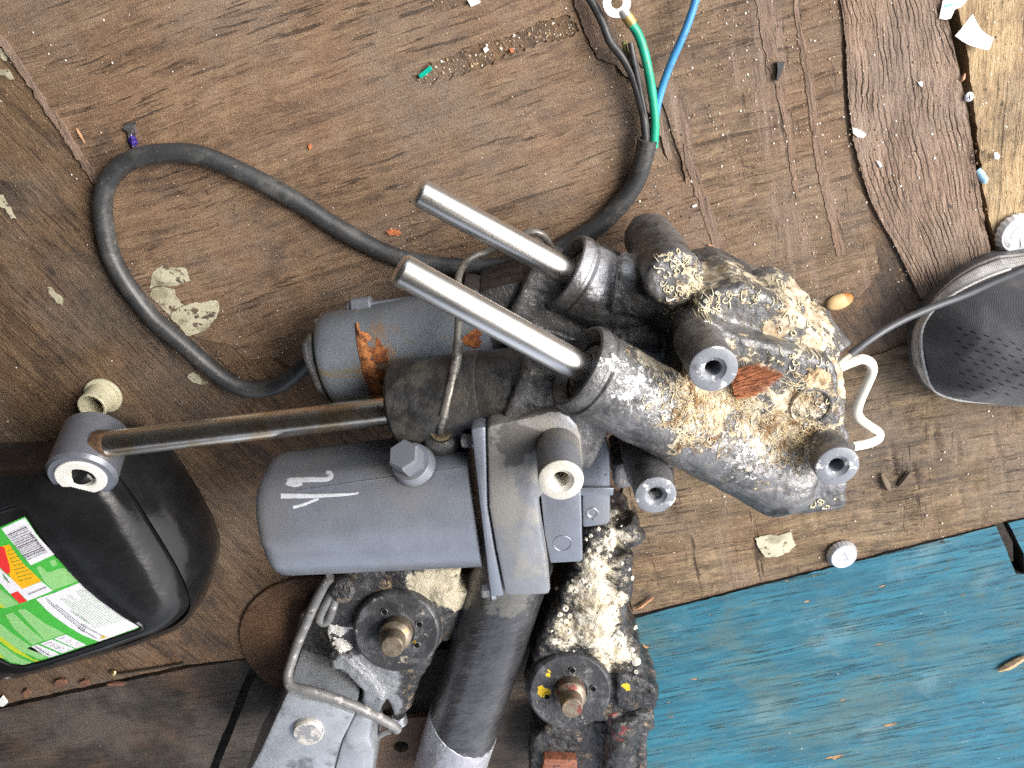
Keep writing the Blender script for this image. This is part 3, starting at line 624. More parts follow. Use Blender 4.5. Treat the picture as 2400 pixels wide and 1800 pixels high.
mb = MB(); prism(mb, PP([(1362, 1035), (1422, 1028), (1430, 1060), (1431, 1222), (1424, 1232), (1366, 1238)], .132), (0, 0, -.07), .003)
boxy(mb, P(1397, 1150, .133), (.013, .0, 0), (0, .0035, 0), (0, 0, .0016), .0008)
lathe(mb, P(1388, 1202, .1318), (0, 0, 1), [(-.001, .0052), (.0006, .0050), (.0010, .0043), (.0008, .0035), (-.0002, .002), (-.0004, 0)], 28)
for u, v, r in ((1378, 1214, .0010), (1391, 1217, .0012), (1397, 1133, .0009), (1402, 1098, .0010), (1420, 1112, .001), (1401, 1194, .0011)): lathe(mb, P(u, v, .1318), (0, 0, 1), [(0, r), (r * .7, r * .7), (r, 0)], 8)
obj('side_block', mb, M_grey, unit, 40)
# reservoir: rounded can, flat ledge on top towards the picture top
ra, rb = P(641, 1220, .13), P(1118, 1176, .13); ax = (rb - ra).normalized(); ay = Vector((-ax.y, ax.x, 0)).normalized(); az = Vector((0, 0, 1))
def sect(c, wf, wb, top, bot, k=1.0, n=14, kz=None):
    kz = k if kz is None else kz
    pts = []
    def arc(cx, cz, r, q0, q1):
        for i in range(n): q = R(q0 + (q1 - q0) * i / (n - 1)); pts.append((cx + r * math.cos(q), cz + r * math.sin(q)))
    arc(wb - .030, top - .033, .030, 0, 76); pts.append((wb - .031, top - .0020)); pts.append((.004, top)); arc(-wf + .038, top - .040, .038, 84, 180); arc(-wf + .02, bot + .02, .02, 180, 270); arc(wb - .02, bot + .02, .02, 270, 360)
    mz = (top + bot) / 2
    return [c + ay * (y * k) + az * (mz + (z - mz) * kz - c.z) for y, z in pts]
Lr = (rb - ra).length; loops = []
for t, k in ((0, .84), (.0004, .89), (.0012, .925), (.003, .96), (.0055, .982), (.0085, .994), (.012, 1.0), (.05, 1.0), (.09, 1.0), (Lr, 1.0)):
    g_ = t / Lr; loops.append(sect(ra + ax * t, .045 + .006 * g_, .043 + .006 * g_, .168 + .003 * g_, .085, k))
mb = MB(); loft(mb, loops[::-1]); reservoir = mb; tree_res = bvh(mb); res_o = obj('reservoir', mb, M_grey, unit, 89)
# hand-painted mark Y2 on the reservoir
mb = MB()                              # casting seam and weld bead along the can
tube(mb, [Vector(q) for q in spline([drop(tree_res, u, v)[0] + Vector((0, 0, .0001)) for u, v in ((700, 1150), (800, 1135), (900, 1121), (1000, 1108), (1080, 1098))], 6)], .0006, 6)
obj('seam', mb, M_grey, res_o, 60)
M_mark = plain('white_brush_paint', (.46, .48, .52), .5, tone=.1, tones=200)
def stroke(mb, pts, w0, w1, tree, lift=.0003):
    pts = spline([Vector((u, v, 0)) for u, v in pts], 6); N = len(pts); vs = []
    for i, p in enumerate(pts):
        t = (pts[min(i + 1, N - 1)] - pts[max(i - 1, 0)]).normalized(); n = Vector((-t.y, t.x, 0)); wd = (w0 + (w1 - w0) * i / (N - 1)) * (1 + .18 * noise.noise(p * .13))
        for s in (-1, 0, 1):
            h, nn = drop(tree, p.x + n.x * wd * s, p.y + n.y * wd * s); nn = nn if nn is None or nn.z > 0 else -nn; vs.append((h + nn * (lift if s == 0 else .00005)) if h else Vector((0, 0, 0)))
    fs = []
    for i in range(N - 1):
        for s in range(2): a = i * 3 + s; fs.append((a, a + 3, a + 4, a + 1))
    mb.add(vs, fs)
Z = lambda pts: zz(600, 1000, .2712, pts)
for nm, st in (('painted_digit', [(Z([(605, 395), (640, 400), (652, 425), (630, 448), (585, 458), (480, 458), (390, 462), (310, 464), (275, 476)]), 4.5, 6.5), (Z([(265, 484), (300, 500), (350, 505), (400, 490)]), 5, 4)]), ('painted_letter', [(Z([(885, 570), (850, 580), (760, 588), (640, 594), (500, 600), (350, 600), (215, 600)]), 1.8, 6), (Z([(540, 622), (470, 650), (400, 678), (320, 697)]), 3, 3.5)])):
    mb = MB()
    for pts, w0, w1 in st: stroke(mb, pts, w0, w1, tree_res)
    obj(nm, mb, M_mark, res_o, 60)
# hex plug
pp = P(949, 1058, .170); hx = S(946, 1050, .18)
mb = MB(); pa_ = Vector((-.22, .72, .60)).normalized(); pb_ = P(958, 1078, .157); lathe(mb, pb_, pa_, [(-.012, 0), (-.012, .0118), (.0105, .0118), (.0125, .0104), (.0128, 0)], 6, ph=.35)
M_plug = surf('painted_hex_plug', (.125, .135, .155), .4, 0, tone=.08, layers=[dict(c=(.55, .22, .03), s=150, lo=.80, hi=.83, at=[(P(969, 1078, .175), .006), (P(975, 1090, .172), .005), (P(931, 1085, .172), .004)], k=.5)])
obj('hex_plug', mb, M_plug, unit, 25)
mb = MB(); lathe(mb, pb_ - pa_ * .012, pa_, [(0, .0160), (.0075, .0148), (.0090, .0140), (.0094, .010)], 32); obj('plug_collar', mb, M_grey, unit, 40)
# flange bolts
for u, v, h in ((1092, 1033, .150), (1138, 1386, .140)):
    p = P(u, v, h); mb = MB(); lathe(mb, p + ax * .006, -ax, [(0, 0), (0, .0062), (.0015, .0062), (.0015, .0055), (.008, .0055), (.009, .0048), (.009, 0)], 6, ph=.2); lathe(mb, p + ax * .006, -ax, [(0, 0), (-.002, .0072), (.001, .0072), (.001, 0)], 20)
    obj('flange_bolt', mb, M_steel, unit, 25)
# ------------ tilt ram with its eye
tr, tl = P(915, 962, .118), P(262, 1040, .085); td = (tr - tl).normalized()
mb = MB(); lathe(mb, tl - td * .004, td, [(0, 0), (0, .0107), ((tr - tl).length + .03, .0107), ((tr - tl).length + .03, 0)], 44); obj('tilt_rod', mb, M_rodchrome, unit, 50)
mb = MB(); lathe(mb, tl - td * .012, td, [(0, .0122), (.008, .0118), (.0105, .0113), (.0112, .0108)], 36); obj('rod_collar', mb, plain('rusty_weld', (.10, .055, .03), .7, .2, tone=.4, bump=.0004), unit, 40)
ea = Vector((.10, -.33, .93)).normalized(); ec = P(190, 1118, .098)
EL = .050; e0 = ec - ea * EL
mb = MB(); lathe(mb, e0, ea, [(.0, .0205), (.001, .0245), (.003, .0262), (EL - .0045, .0268), (EL - .003, .0268), (EL, .0242), (EL, .0175), (EL - .02, .0172), (.0, .0172)], 64, closed=True); eye = obj('rod_eye', mb, M_eye, unit, 30)
mb = MB(); lathe(mb, e0, ea, [(0, .0172), (EL - .002, .0172), (EL - .0015, .0196), (EL + .0012, .0194), (EL + .0018, .0185), (EL + .0018, .0118), (EL + .0008, .0108), (.0, .0108)], 56, closed=True); obj('bushing_insert', mb, M_white, eye, 30)
# tilt cylinder
C0 = P(932, 946, .112); cdv = td; CR = .0318
mb = MB(); lathe(mb, C0, cdv, [(0, .0112), (0, CR - .003), (.003, CR), (.068, CR), (.0685, CR - .0012), (.070, CR - .0008), (.095, CR - .001), (.17, CR - .002), (.17, 0)], 56)
body2 = fuse(MB().add(mb.v + [C0 + cdv * 0], [f for f in mb.f]), .0011, 2, [(.006, .0008)]) if False else mb
obj('tilt_cylinder', body2, M_darkcast, unit, 40)
fp = P(1037, 1018, .128); fd = Vector((.03, .62, .78)).normalized()
mb = MB(); lathe(mb, fp, fd, [(-.012, .0175), (.002, .0165), (.008, .0150), (.0115, .0128), (.0125, .0085)], 36); obj('pipe_port', mb, M_darkcast, unit, 50)
mb = MB(); lathe(mb, fp + fd * .0115, fd, [(0, .0078), (.007, .0078), (.008, .0070), (.008, 0)], 6); lathe(mb, fp + fd * .0165, fd, [(0, .0082), (.0015, .0086), (.003, .008), (.003, 0)], 24)
obj('pipe_nut', mb, plain('tarnished_brass', (.13, .105, .06), .45, .5, tone=.35), unit, 25)
PIPE0 = fp + fd * .018
mb = MB(); lathe(mb, P(940, 1015, .128), (0, .3, 1), [(0, .0065), (.004, .006), (.005, .0045), (.005, 0)], 20); obj('cylinder_plug', mb, M_darkcast, unit, 30)
# ------------ motor
M0 = P(768, 845, .052); mdv = Vector((td.x, td.y, 0)).normalized(); MR = .0385
mb = MB(); lathe(mb, M0, mdv, [(0, 0), (0, MR * .80), (.0012, MR * .90), (.004, MR * .96), (.009, MR * .99), (.016, MR * 1.0), (.036, MR * 1.005), (.0365, 0)], 56); obj('motor_end_cap', mb, M_motor, unit, 40)
mb = MB(); prism(mb, [M0 - mdv * .0005 + frame(mdv)[0] * a_ + frame(mdv)[1] * b_ for a_, b_ in ((.030, .012), (.030, .034), (.020, .040), (-.012, .034), (-.030, .020), (-.030, -.020), (.0, -.030), (.022, -.018))], -mdv * .004, .001); obj('motor_flange', mb, M_darkcast, unit, 40)
mb = MB(); lathe(mb, M0 + mdv * .0362, mdv, [(0, 0), (0, MR * .985), (.003, MR * .98), (.10, MR * .98), (.10, 0)], 56); mot = obj('motor_case', mb, M_motor, unit, 40)
# a strip of flaking rust along the joint
vs = []; fs = []; N = 34; mx, my, _ = frame(mdv)
up = Vector((0, 0, 1)); sd_ = mdv.cross(up)
for i in range(N):
    q = R(58 - 120 * i / (N - 1)); 
    wd = .0100 + .0030 * noise.noise(Vector((i * .45, 1, 2))) + .0022 * noise.noise(Vector((i * 1.4, 5, 2))) - (.007 if i < 4 else 0)
    for j in range(6):
        t = j / 5; rr_ = MR * (.985) + .0007 + .0014 * (math.sin(t * math.pi)) + .0006 * noise.noise(Vector((i * .9, j * 1.3, 4)))
        pos = M0 + mdv * (.0366 + wd * t) + (up * math.cos(q) - sd_ * math.sin(q)) * rr_
        vs.append(pos)
for i in range(N - 1):
    for j in range(5): a = i * 6 + j; fs.append((a, a + 6, a + 7, a + 1))
mb = MB(); mb.add(vs, fs); obj('rust_flake', mb, M_rust, unit, 50)
for (u, v, h, u2, v2, L1, L2) in ((826, 722, .045, 1000, 700, .0, .014), (752, 760, .04, 800, 755, 0, .012)):
    a, b = P(u, v, h), P(u2, v2, h); mb = MB(); dd = (b - a).normalized()
    cyl(mb, a, a + dd * .016, .0080, 24, .001); cyl(mb, a - dd * .004, a, .0052, 6, .0008); cyl(mb, a + dd * .015, b, .0034, 16, .0002); 
    obj('through_bolt', mb, M_grey if u > 800 else M_steel, unit, 30)
# pump housing behind the rods
mb = MB(); prism(mb, PP([(1116, 684), (1255, 648), (1268, 700), (1290, 760), (1290, 860), (1130, 872)], .075), (0, 0, -.07), .004); boxy(mb, P(1108, 745, .06), (.006, -.001, 0), (0, .03, 0), (0, 0, .02), .002); obj('pump_housing', mb, M_darkcast, unit, 40)
# ------------ pipes
Z5 = lambda pts: zz(800, 600, .3617, pts); Z1 = lambda pts: zz(880, 400, .2712, pts)
pth = [P(u, v, h) for (u, v), h in zip(Z5([(655, 1075), (700, 900), (735, 720), (752, 560), (760, 430)]) + Z1([(712, 1180), (712, 980), (728, 880), (775, 800), (860, 740), (960, 705), (1080, 650), (1200, 585), (1290, 545), (1375, 530), (1450, 562), (1505, 640), (1535, 730), (1545, 800)]), [.150, .145, .132, .118, .105, .09, .075, .065, .05, .042, .038, .038, .04, .042, .042, .04, .036, .03, .025])]
pth = [PIPE0, PIPE0 + fd * .006] + pth[1:]
mb = MB(); tube(mb, spline(pth, 8), .0029, 14); pipe = obj('hydraulic_pipe', mb, M_pipe, unit, 60)
mb = MB(); tube(mb, spline([P(u, v, h + .0004) for (u, v), h in zip(Z5([(662, 1040), (700, 880), (742, 690), (757, 555)]), (.148, .143, .130, .117))], 8), .0037, 14); obj('pipe_sleeve', mb, M_pipe, pipe, 60)
Z6 = lambda pts: zz(1600, 600, .3617, pts)
pth = [P(u, v, h) for (u, v), h in zip(Z6([(950, 750), (1010, 725), (1090, 690), (1160, 668), (1215, 690), (1228, 745), (1195, 830), (1155, 920), (1132, 1000), (1150, 1055), (1215, 1105), (1270, 1145), (1265, 1185), (1200, 1215), (1100, 1235)]), [.115, .115, .112, .106, .10, .095, .09, .085, .082, .08, .08, .08, .082, .09, .095])]
mb = MB(); tube(mb, spline(pth, 8), .0037, 14); obj('return_pipe', mb, M_pipe_white, unit, 60)
# thin lead with a bare tip leaving the unit
mb = MB(); tube(mb, spline([P(u, v, h) for u, v, h in ((1945, 868, .125), (1960, 857, .124), (1978, 842, .122), (1996, 829, .120))], 5), .0017, 10)
bt = mb
mb2 = MB(); tube(mb2, spline([P(u, v, h) for u, v, h in ((1994, 830, .12), (2040, 795, .117), (2100, 758, .112), (2180, 722, .108), (2260, 692, .106), (2330, 660, .106), (2420, 622, .108), (2500, 590, .108))], 8), .0027, 12)
lead = obj('thin_lead', mb2, plain('grey_black_sleeve', (.06, .063, .07), .4, tone=.15), unit, 60); obj('bare_tip', bt, M_ivory, lead, 60)
# ------------ cable with its wires
D = lambda pts: [(u * 1.085, v * 1.085) for u, v in pts]
cp = D([(700, 752), (672, 775), (640, 806), (605, 830), (565, 841), (525, 838), (490, 822), (445, 787), (400, 748), (365, 718), (330, 687), (292, 640), (260, 592), (238, 545), (226, 490), (222, 440), (232, 395), (262, 358), (305, 338), (350, 331), (405, 331), (460, 344), (540, 380), (600, 411), (660, 446), (715, 482), (770, 515), (825, 543), (880, 562), (950, 574), (1030, 578), (1110, 571), (1180, 552), (1245, 518), (1300, 482), (1345, 436), (1372, 395), (1388, 350), (1399, 302)])
hs_ = [.03, .026, .02, .014] + [.0092] * (len(cp) - 7) + [.010, .013, .016]
cab = spline([P(u, v, h) for (u, v), h in zip(cp, hs_)], 7)
mb = MB(); tube(mb, cab, [.0075 * (1 + .035 * noise.noise(Vector((i * .13, 2, 3)))) for i in range(len(cab))], 18); cable = obj('motor_cable', mb, M_rubber, unit, 60)
end = cab[-1]; ed_ = (cab[-1] - cab[-4]).normalized()
mb = MB(); lathe(mb, end - ed_ * .006, ed_, [(0, .0078), (.0062, .0078), (.0066, .007), (.006, .0058), (.001, .0055)], 24); obj('cable_mouth', mb, M_rubber, cable, 40)
def wire(pts, hs, r, mat, nm='wire'):
    mb = MB(); tube(mb, spline([P(u, v, h) for (u, v), h in zip(pts, hs)], 8), r, 12); return obj(nm, mb, mat, cable, 60)
wire(D([(1396, 315), (1393, 275), (1388, 240), (1375, 190), (1360, 150), (1340, 118), (1318, 90), (1302, 50), (1285, 15), (1262, -20)]), [.015, .016, .016, .017, .018, .018, .017, .015, .013, .011], .0031, M_wireblk)
wire(D([(1401, 318), (1399, 280), (1392, 240), (1384, 200), (1376, 160), (1368, 125), (1362, 92)]), [.015, .016, .017, .018, .02, .022, .022], .0022, M_wireblk)
wire(D([(1392, 318), (1390, 285), (1383, 220), (1365, 150), (1352, 110), (1347, 90)]), [.013, .013, .013, .015, .017, .018], .0018, plain('olive_wire_sleeve', (.12, .12, .03), .5))
wire(D([(1412, 318), (1415, 270), (1412, 230), (1407, 190), (1399, 145), (1388, 100), (1376, 70), (1364, 52)]), [.016, .018, .019, .020, .021, .021, .02, .02], .0034, M_green)
wire(D([(1412, 300), (1418, 240), (1430, 190), (1452, 130), (1472, 85), (1490, 40), (1512, -30)]), [.013, .013, .014, .017, .02, .02, .02], .0029, M_bluew)
# ring terminal on the green wire
rp = [P(1479, 54, .02), P(1470, 42, .02), P(1464, 32, .0195)]
mb = MB(); tube(mb, [P(1482, 58, .02), P(1469, 38, .0198)], .0042, 16); term = obj('terminal_barrel', mb, M_brass, cable, 50)
mb = MB(); tube(mb, [P(1470, 40, .0198), P(1458, 24, .019)], [.0040, .0034], 16); lathe(mb, P(1445, 6, .0178), (.1, .1, 1), [(0, .0044), (0, .0100), (.0014, .0100), (.0014, .0044)], 40, closed=True); obj('ring_terminal', mb, M_tin, cable, 30)
# ------------ life on the casting: worm tubes, plant fibres
KEEP = [(1673, 866, 62), (1963, 1094, 62), (1537, 1162, 62)]
def squiggles(n, regs, r, ln, curl, tree, lift, seed, nseg=14, sides=5, pile=0.0):
    rg = random.Random(seed); mb = MB()
    for k in range(n):
        (u, v, ru, rv) = rg.choice(regs); q = rg.uniform(0, 6.28); d = math.sqrt(rg.random()); uu_, vv_ = u + ru * d * math.cos(q), v + rv * d * math.sin(q)
        if any((uu_ - a) ** 2 + (vv_ - b) ** 2 < c * c for a, b, c in KEEP): continue
        h, _ = drop(tree, uu_, vv_)
        if h is None or h.z < .012: continue
        x, y = h.x, h.y; a = rg.uniform(0, 6.28); c = rg.uniform(-curl, curl); pts = []; L = ln * rg.uniform(.5, 1.3); z0 = h.z; pl = rg.uniform(0, pile)
        for i in range(nseg):
            g_, nn = down(tree, (x, y))
            if g_ is None or abs(g_.z - z0) > .02: break
            z0 = g_.z; pts.append(Vector((x, y, z0 + lift + pl * (1 + .5 * math.sin(i * .8 + k)))))
            a += c + rg.uniform(-.35, .35) * curl; c += rg.uniform(-.3, .3) * curl; x += L / nseg * math.cos(a); y += L / nseg * math.sin(a)
        if len(pts) > 4: tube(mb, spline(pts, 2), r * rg.uniform(.7, 1.25), sides)
    return mb
wregs = [(1610, 660, 50, 45), (1650, 690, 60, 35), (1570, 620, 40, 30), (1780, 690, 70, 30), (1880, 760, 60, 50), (1620, 730, 70, 20), (1860, 830, 60, 40), (1930, 900, 40, 60), (1740, 1010, 90, 50), (1900, 1040, 60, 50), (1940, 1180, 40, 25), (1500, 1080, 40, 20), (1560, 940, 60, 60)]
mb = squiggles(240, wregs[:4] + wregs, .00036, .0085, .6, tree_body, .0006, 5); o = obj('worm_tubes', mb, M_worm, unit, 60); o['kind'] = 'stuff'
fregs = [(1600, 960, 70, 50), (1680, 930, 80, 30), (1760, 950, 70, 40), (1840, 1000, 60, 40), (1900, 1020, 50, 30), (1640, 1000, 60, 50), (1720, 890, 60, 25), (1860, 1060, 40, 30), (1880, 900, 40, 40)]
mb = squiggles(620, fregs, .00019, .012, .4, tree_body, .0004, 9, 10, 4, .0012); o = obj('plant_fibres', mb, M_fibre, unit, 60); o['kind'] = 'stuff'
mb = squiggles(14, [(1470, 1060, 30, 20), (1520, 1080, 35, 15)], .0009, .03, .7, tree_body, .001, 12); 
if mb.v: o = obj('worm_tubes', mb, M_worm, unit, 60); o['kind'] = 'stuff'
# sponge-like tan lumps
for (u, v, r) in ((1915, 895, .0092),):
    h, nn = drop(tree_body, u, v)
    if h:
        mb = MB(); lathe(mb, h - nn * .003, nn, [(0, 0), (0, r), (.003, r * 1.02), (.0040, r * .85), (.0043, r * .5), (.0040, 0)], 26); mb = fuse(mb, .0006, 2, [(.006, .0040), (.002, .0012)])
        obj('sponge_growth', mb, surf('tan_sponge', (.47, .33, .19), .95, tone=.3, tones=200, layers=[dict(c=(.65, .52, .36), s=150, lo=.5, hi=.65)], bumps=[(500, .001)]), unit, 60)

h, nn = drop(tree_body, 1900, 952); nn = nn if nn.z > 0 else -nn; nn = (nn + Vector((0, 0, 2))).normalized()
mb = MB(); lathe(mb, h, nn, [(-.004, .0150), (.0010, .0146), (.0022, .0134), (.0016, .0122), (-.0012, .0116), (-.0016, .008), (-.0013, .004), (-.0015, 0)], 36)
obj('plugged_recess', fuse(mb, .0007, 1, [(.003, .0012)]) if False else mb, M_cast, unit, 50)
mb = MB(); rg = random.Random(6)
for k in range(46):
    a = rg.uniform(0, 6.28); d = .0105 * math.sqrt(rg.random()); e = frame(nn); c = h + (e[0] * math.cos(a) + e[1] * math.sin(a)) * d - nn * .0010; r_ = rg.uniform(.0008, .0020); q0 = rg.uniform(0, 6)
    tube(mb, [c + (e[0] * math.cos(q0 + i * .7) + e[1] * math.sin(q0 + i * .7)) * r_ + nn * rg.uniform(0, .0006) for i in range(9)], .00034, 5)
o = obj('ring_growth', mb, M_worm, unit, 60); o['kind'] = 'stuff'
# ---------------------------------------------------------------- the corroded unit under it
old = thing('corroded_trim_unit', P(1100, 1600, 0), 'black corroded trim unit with barnacle crusted arm, two round pin plates and a thick tube', 'trim unit')
CR_A = [(P(1405, 1400, .065), .040), (P(1395, 1470, .07), .04), (P(1400, 1340, .07), .03), (P(1430, 1530, .06), .03), (P(1340, 1490, .07), .03), (P(1440, 1250, .05), .025)]
M_old = surf('black_scaled_metal', (.034, .034, .036), .24, .3, tone=.5, tones=50, layers=[
    dict(c=(.11, .11, .11), s=40, lo=.55, hi=.7, amt=.6), dict(c=(.22, .20, .16), s=140, lo=.64, hi=.72, amt=.7),
    dict(c=(.42, .36, .25), c2=(.62, .58, .49), cs=60, s=60, d=9, r=.76, lo=.56, hi=.66, at=CR_A, k=.36, up=.0012, ro=.9, me=0), dict(c=(.30, .22, .13), s=45, d=9, r=.75, lo=.56, hi=.66, amt=.7), dict(c=(.10, .07, .045), s=120, d=9, r=.72, lo=.55, hi=.64, amt=.85),
    dict(c=(.45, .41, .31), s=60, lo=.56, hi=.68, at=[(P(1010, 1370, .06), .035), (P(1060, 1390, .06), .03)], k=.4, ro=.9),
    dict(c=(.66, .65, .6), s=90, lo=.72, hi=.75, at=[(P(795, 1480, .06), .022), (P(805, 1510, .06), .016)], k=.4, up=.0006),
    dict(c=(.20, .21, .225), s=30, lo=.48, hi=.6, at=[(P(830, 1560, .06), .022), (P(880, 1600, .06), .026), (P(900, 1650, .06), .02)], k=.45),
    dict(c=(.62, .40, .01), s=160, lo=.74, hi=.76, at=[(P(1275, 1550, .068), .009), (P(1468, 1612, .073), .007), (P(1512, 1632, .08), .006), (P(1440, 1745, .05), .006), (P(1541, 1640, .06), .009), (P(1530, 1705, .05), .006)], k=.5, me=0, ro=.6),
    dict(c=(.14, .03, .025), s=70, lo=.7, hi=.74, at=[(P(1445, 1700, .06), .03)], k=.2)], bumps=[(420, .0012), (110, .0022)])
M_plate = surf('black_pin_plate', (.036, .037, .04), .3, .2, tone=.3, tones=60, layers=[
    dict(c=(.14, .145, .155), s=45, d=8, r=.7, lo=.48, hi=.66, amt=.7), dict(c=(.42, .39, .32), s=75, d=9, r=.75, lo=.60, hi=.66, amt=.8), dict(c=(.02, .02, .02), s=60, d=8, r=.7, lo=.56, hi=.64, amt=.7),
    dict(c=(.62, .42, .01), s=150, lo=.72, hi=.74, at=[(P(1288, 1588, .0755), .010), (P(1285, 1556, .0755), .009), (P(1272, 1622, .0755), .009), (P(1297, 1552, .0755), .006), (P(977, 1505, .0755), .006), (P(965, 1420, .0755), .004)], k=.55, ro=.6)], bumps=[(420, .0006), (70, .0008)])
M_tube = surf('black_rippled_paint_tube', (.05, .05, .054), .22, .4, tone=.35, tones=40, layers=[
    dict(c=(.13, .125, .11), s=60, lo=.55, hi=.68, at=[(P(1190, 1400, .08), .03)], k=.35), dict(c=(.16, .16, .17), s=14, sc=(1, 1, 1), lo=.56, hi=.7, amt=.35)], bumps=[(75, .0022, (1, 1.8, 1), R(20)), (200, .0006)], spec=.6, coat=.5)
M_tubepaint = surf('silver_lilac_paint', (.40, .395, .44), .3, .5, tone=.15, tones=30, layers=[dict(c=(.42, .46, .48), s=20, lo=.5, hi=.62), dict(c=(.12, .11, .13), s=60, lo=.62, hi=.7, amt=.6)], bumps=[(90, .0022)])
M_oldgrey = surf('chipped_grey_block_paint', (.30, .32, .345), .3, .4, tone=.12, tones=40, layers=[dict(c=(.085, .085, .09), s=26, lo=.54, hi=.66, amt=.8), dict(c=(.4, .42, .45), s=60, sc=(1, 3, 1), rot=R(50), lo=.64, hi=.7), dict(c=(.3, .22, .1), s=70, lo=.70, hi=.78, at=[(P(723, 1705, .09), .022)], k=.2, amt=.7)], bumps=[(120, .0009)])
PN = Vector((.0, .26, .965)).normalized()
# left arm
mb = MB()
prism(mb, PP([(790, 1340), (1080, 1335), (1072, 1410), (1060, 1450), (1010, 1560), (985, 1600), (960, 1670), (925, 1690), (905, 1640), (870, 1600), (830, 1600), (770, 1560), (765, 1480), (775, 1400)], .060), (0, 0, -.05), .005)
cyl(mb, P(1055, 1335, .035), P(1010, 1450, .03), .030); lathe(mb, P(930, 1478, .073) - PN * .034, PN, [(0, 0), (0, .043), (.024, .0425), (.027, .040), (.027, 0)], 40)
prism(mb, PP([(700, 1440), (790, 1420), (800, 1560), (900, 1640), (870, 1700), (820, 1690), (670, 1640), (680, 1560)], .030), (0, 0, -.03), .004)
prism(mb, PP([(770, 1530), (800, 1525), (868, 1590), (905, 1640), (880, 1690), (845, 1670), (850, 1620), (800, 1570), (775, 1575)], .066), (0, 0, -.03), .003)
arm = fuse(mb, .0015, 4, [(.014, .004), (.004, .0014)]); obj('left_arm_casting', arm, M_old, old, 60)
# right arm
mb = MB()
prism(mb, PP([(1345, 1345), (1400, 1330), (1472, 1370), (1482, 1395), (1468, 1440), (1472, 1480), (1505, 1530), (1512, 1575), (1500, 1620), (1440, 1700), (1300, 1690), (1240, 1640), (1250, 1540), (1270, 1490), (1310, 1420)], .062), (0, 0, -.055), .008)
prism(mb, PP([(1375, 1205), (1420, 1195), (1480, 1210), (1488, 1250), (1478, 1300), (1430, 1340), (1360, 1345), (1345, 1300)], .045), (0, 0, -.045), .006)
cyl(mb, P(1400, 1215, .045), P(1390, 1400, .05), .020); cyl(mb, P(1440, 1290, .05), P(1440, 1400, .05), .017); cyl(mb, P(1395, 1380, .050), P(1390, 1480, .042), .026)
cyl(mb, P(1455, 1215, .05), P(1480, 1265, .05), .014)
lathe(mb, P(1335, 1618, .073) - PN * .034, PN, [(0, 0), (0, .043), (.024, .0425), (.027, .040), (.027, 0)], 40)
prism(mb, PP([(1445, 1580), (1500, 1590), (1545, 1620), (1540, 1665), (1480, 1670), (1440, 1655)], .072), (0, 0, -.06), .004)
prism(mb, PP([(1480, 1672), (1536, 1675), (1535, 1712), (1500, 1726), (1475, 1705)], .060), (0, 0, -.05), .004)
cyl(mb, P(1462, 1665, .055), P(1445, 1850, .05), .017)
prism(mb, PP([(1290, 1700), (1430, 1690), (1520, 1720), (1515, 1850), (1240, 1850), (1250, 1730)], .042), (0, 0, -.05), .004)
ra_ = fuse(mb, .0015, 4, [(.014, .006), (.005, .0022)]); obj('right_arm_casting', ra_, M_old, old, 60); tree_ra = bvh(ra_)
mb = MB(); lathe(mb, P(1507, 1629, .074), (0, .2, 1), [(0, .0100), (.006, .0098), (.009, .0085), (.0095, 0)], 6); lugb = fuse(mb, .0008, 2, [(.003, .0012)]); obj('lug_bolt', lugb, M_old, old, 60)
mb = MB(); prism(mb, PP([(1276, 1780), (1352, 1782), (1354, 1850), (1262, 1850)], .052), (0, 0, -.02), .001); obj('copper_strip', mb, surf('coppery_primer', (.20, .07, .035), .6, tone=.4, tones=120, layers=[dict(c=(.03, .02, .02), s=120, lo=.55, hi=.62)], bumps=[(300, .0008)]), old, 30)
for (u, v, angs) in ((930, 1478, (118, 20, -35)), (1335, 1618, (85, 192, 8))):
    c = P(u, v, .073); x, y, _ = frame(PN)
    mb = MB(); lathe(mb, c, PN, [(-.030, .0415), (-.002, .0408), (.0015, .0398), (.0034, .0375), (.0032, .034), (.0018, .021), (.0026, .0170), (.0010, .0165), (.001, 0)], 64); pl_ = obj('pin_plate', mb, M_plate, old, 35)
    mb = MB(); lathe(mb, c, PN, [(.0005, .0152), (.012, .0150), (.0135, .0138), (.016, .0105), (.030, .0100), (.0312, .0090), (.0312, 0)], 40)
    obj('pin', mb, surf('worn_brown_steel_pin', (.20, .165, .125), .4, .6, tone=.3, tones=150, layers=[dict(c=(.30, .15, .05), s=120, lo=.58, hi=.66, amt=.8)] + ([dict(c=(.22, .03, .035), s=90, lo=.57, hi=.62, amt=.7)] if u > 1200 else []), bumps=[(400, .0003)]), old, 35)
    for a in angs:
        q = R(a); # angle seen in the picture plane
        pos = c + Vector((math.cos(q), math.sin(q) * PN.z, -math.sin(q) * PN.y)) * .0225 + PN * .0029
        mb = MB(); lathe(mb, pos, PN, [(.0002, .0024), (.0006, .0030), (.0003, .0036), (-.0006, .0038)], 18); lathe(mb, pos, PN, [(.0003, 0), (.0003, .0026)], 18, 1); obj('pin_hole', mb, [M_plate, M_dark], pl_, 30)
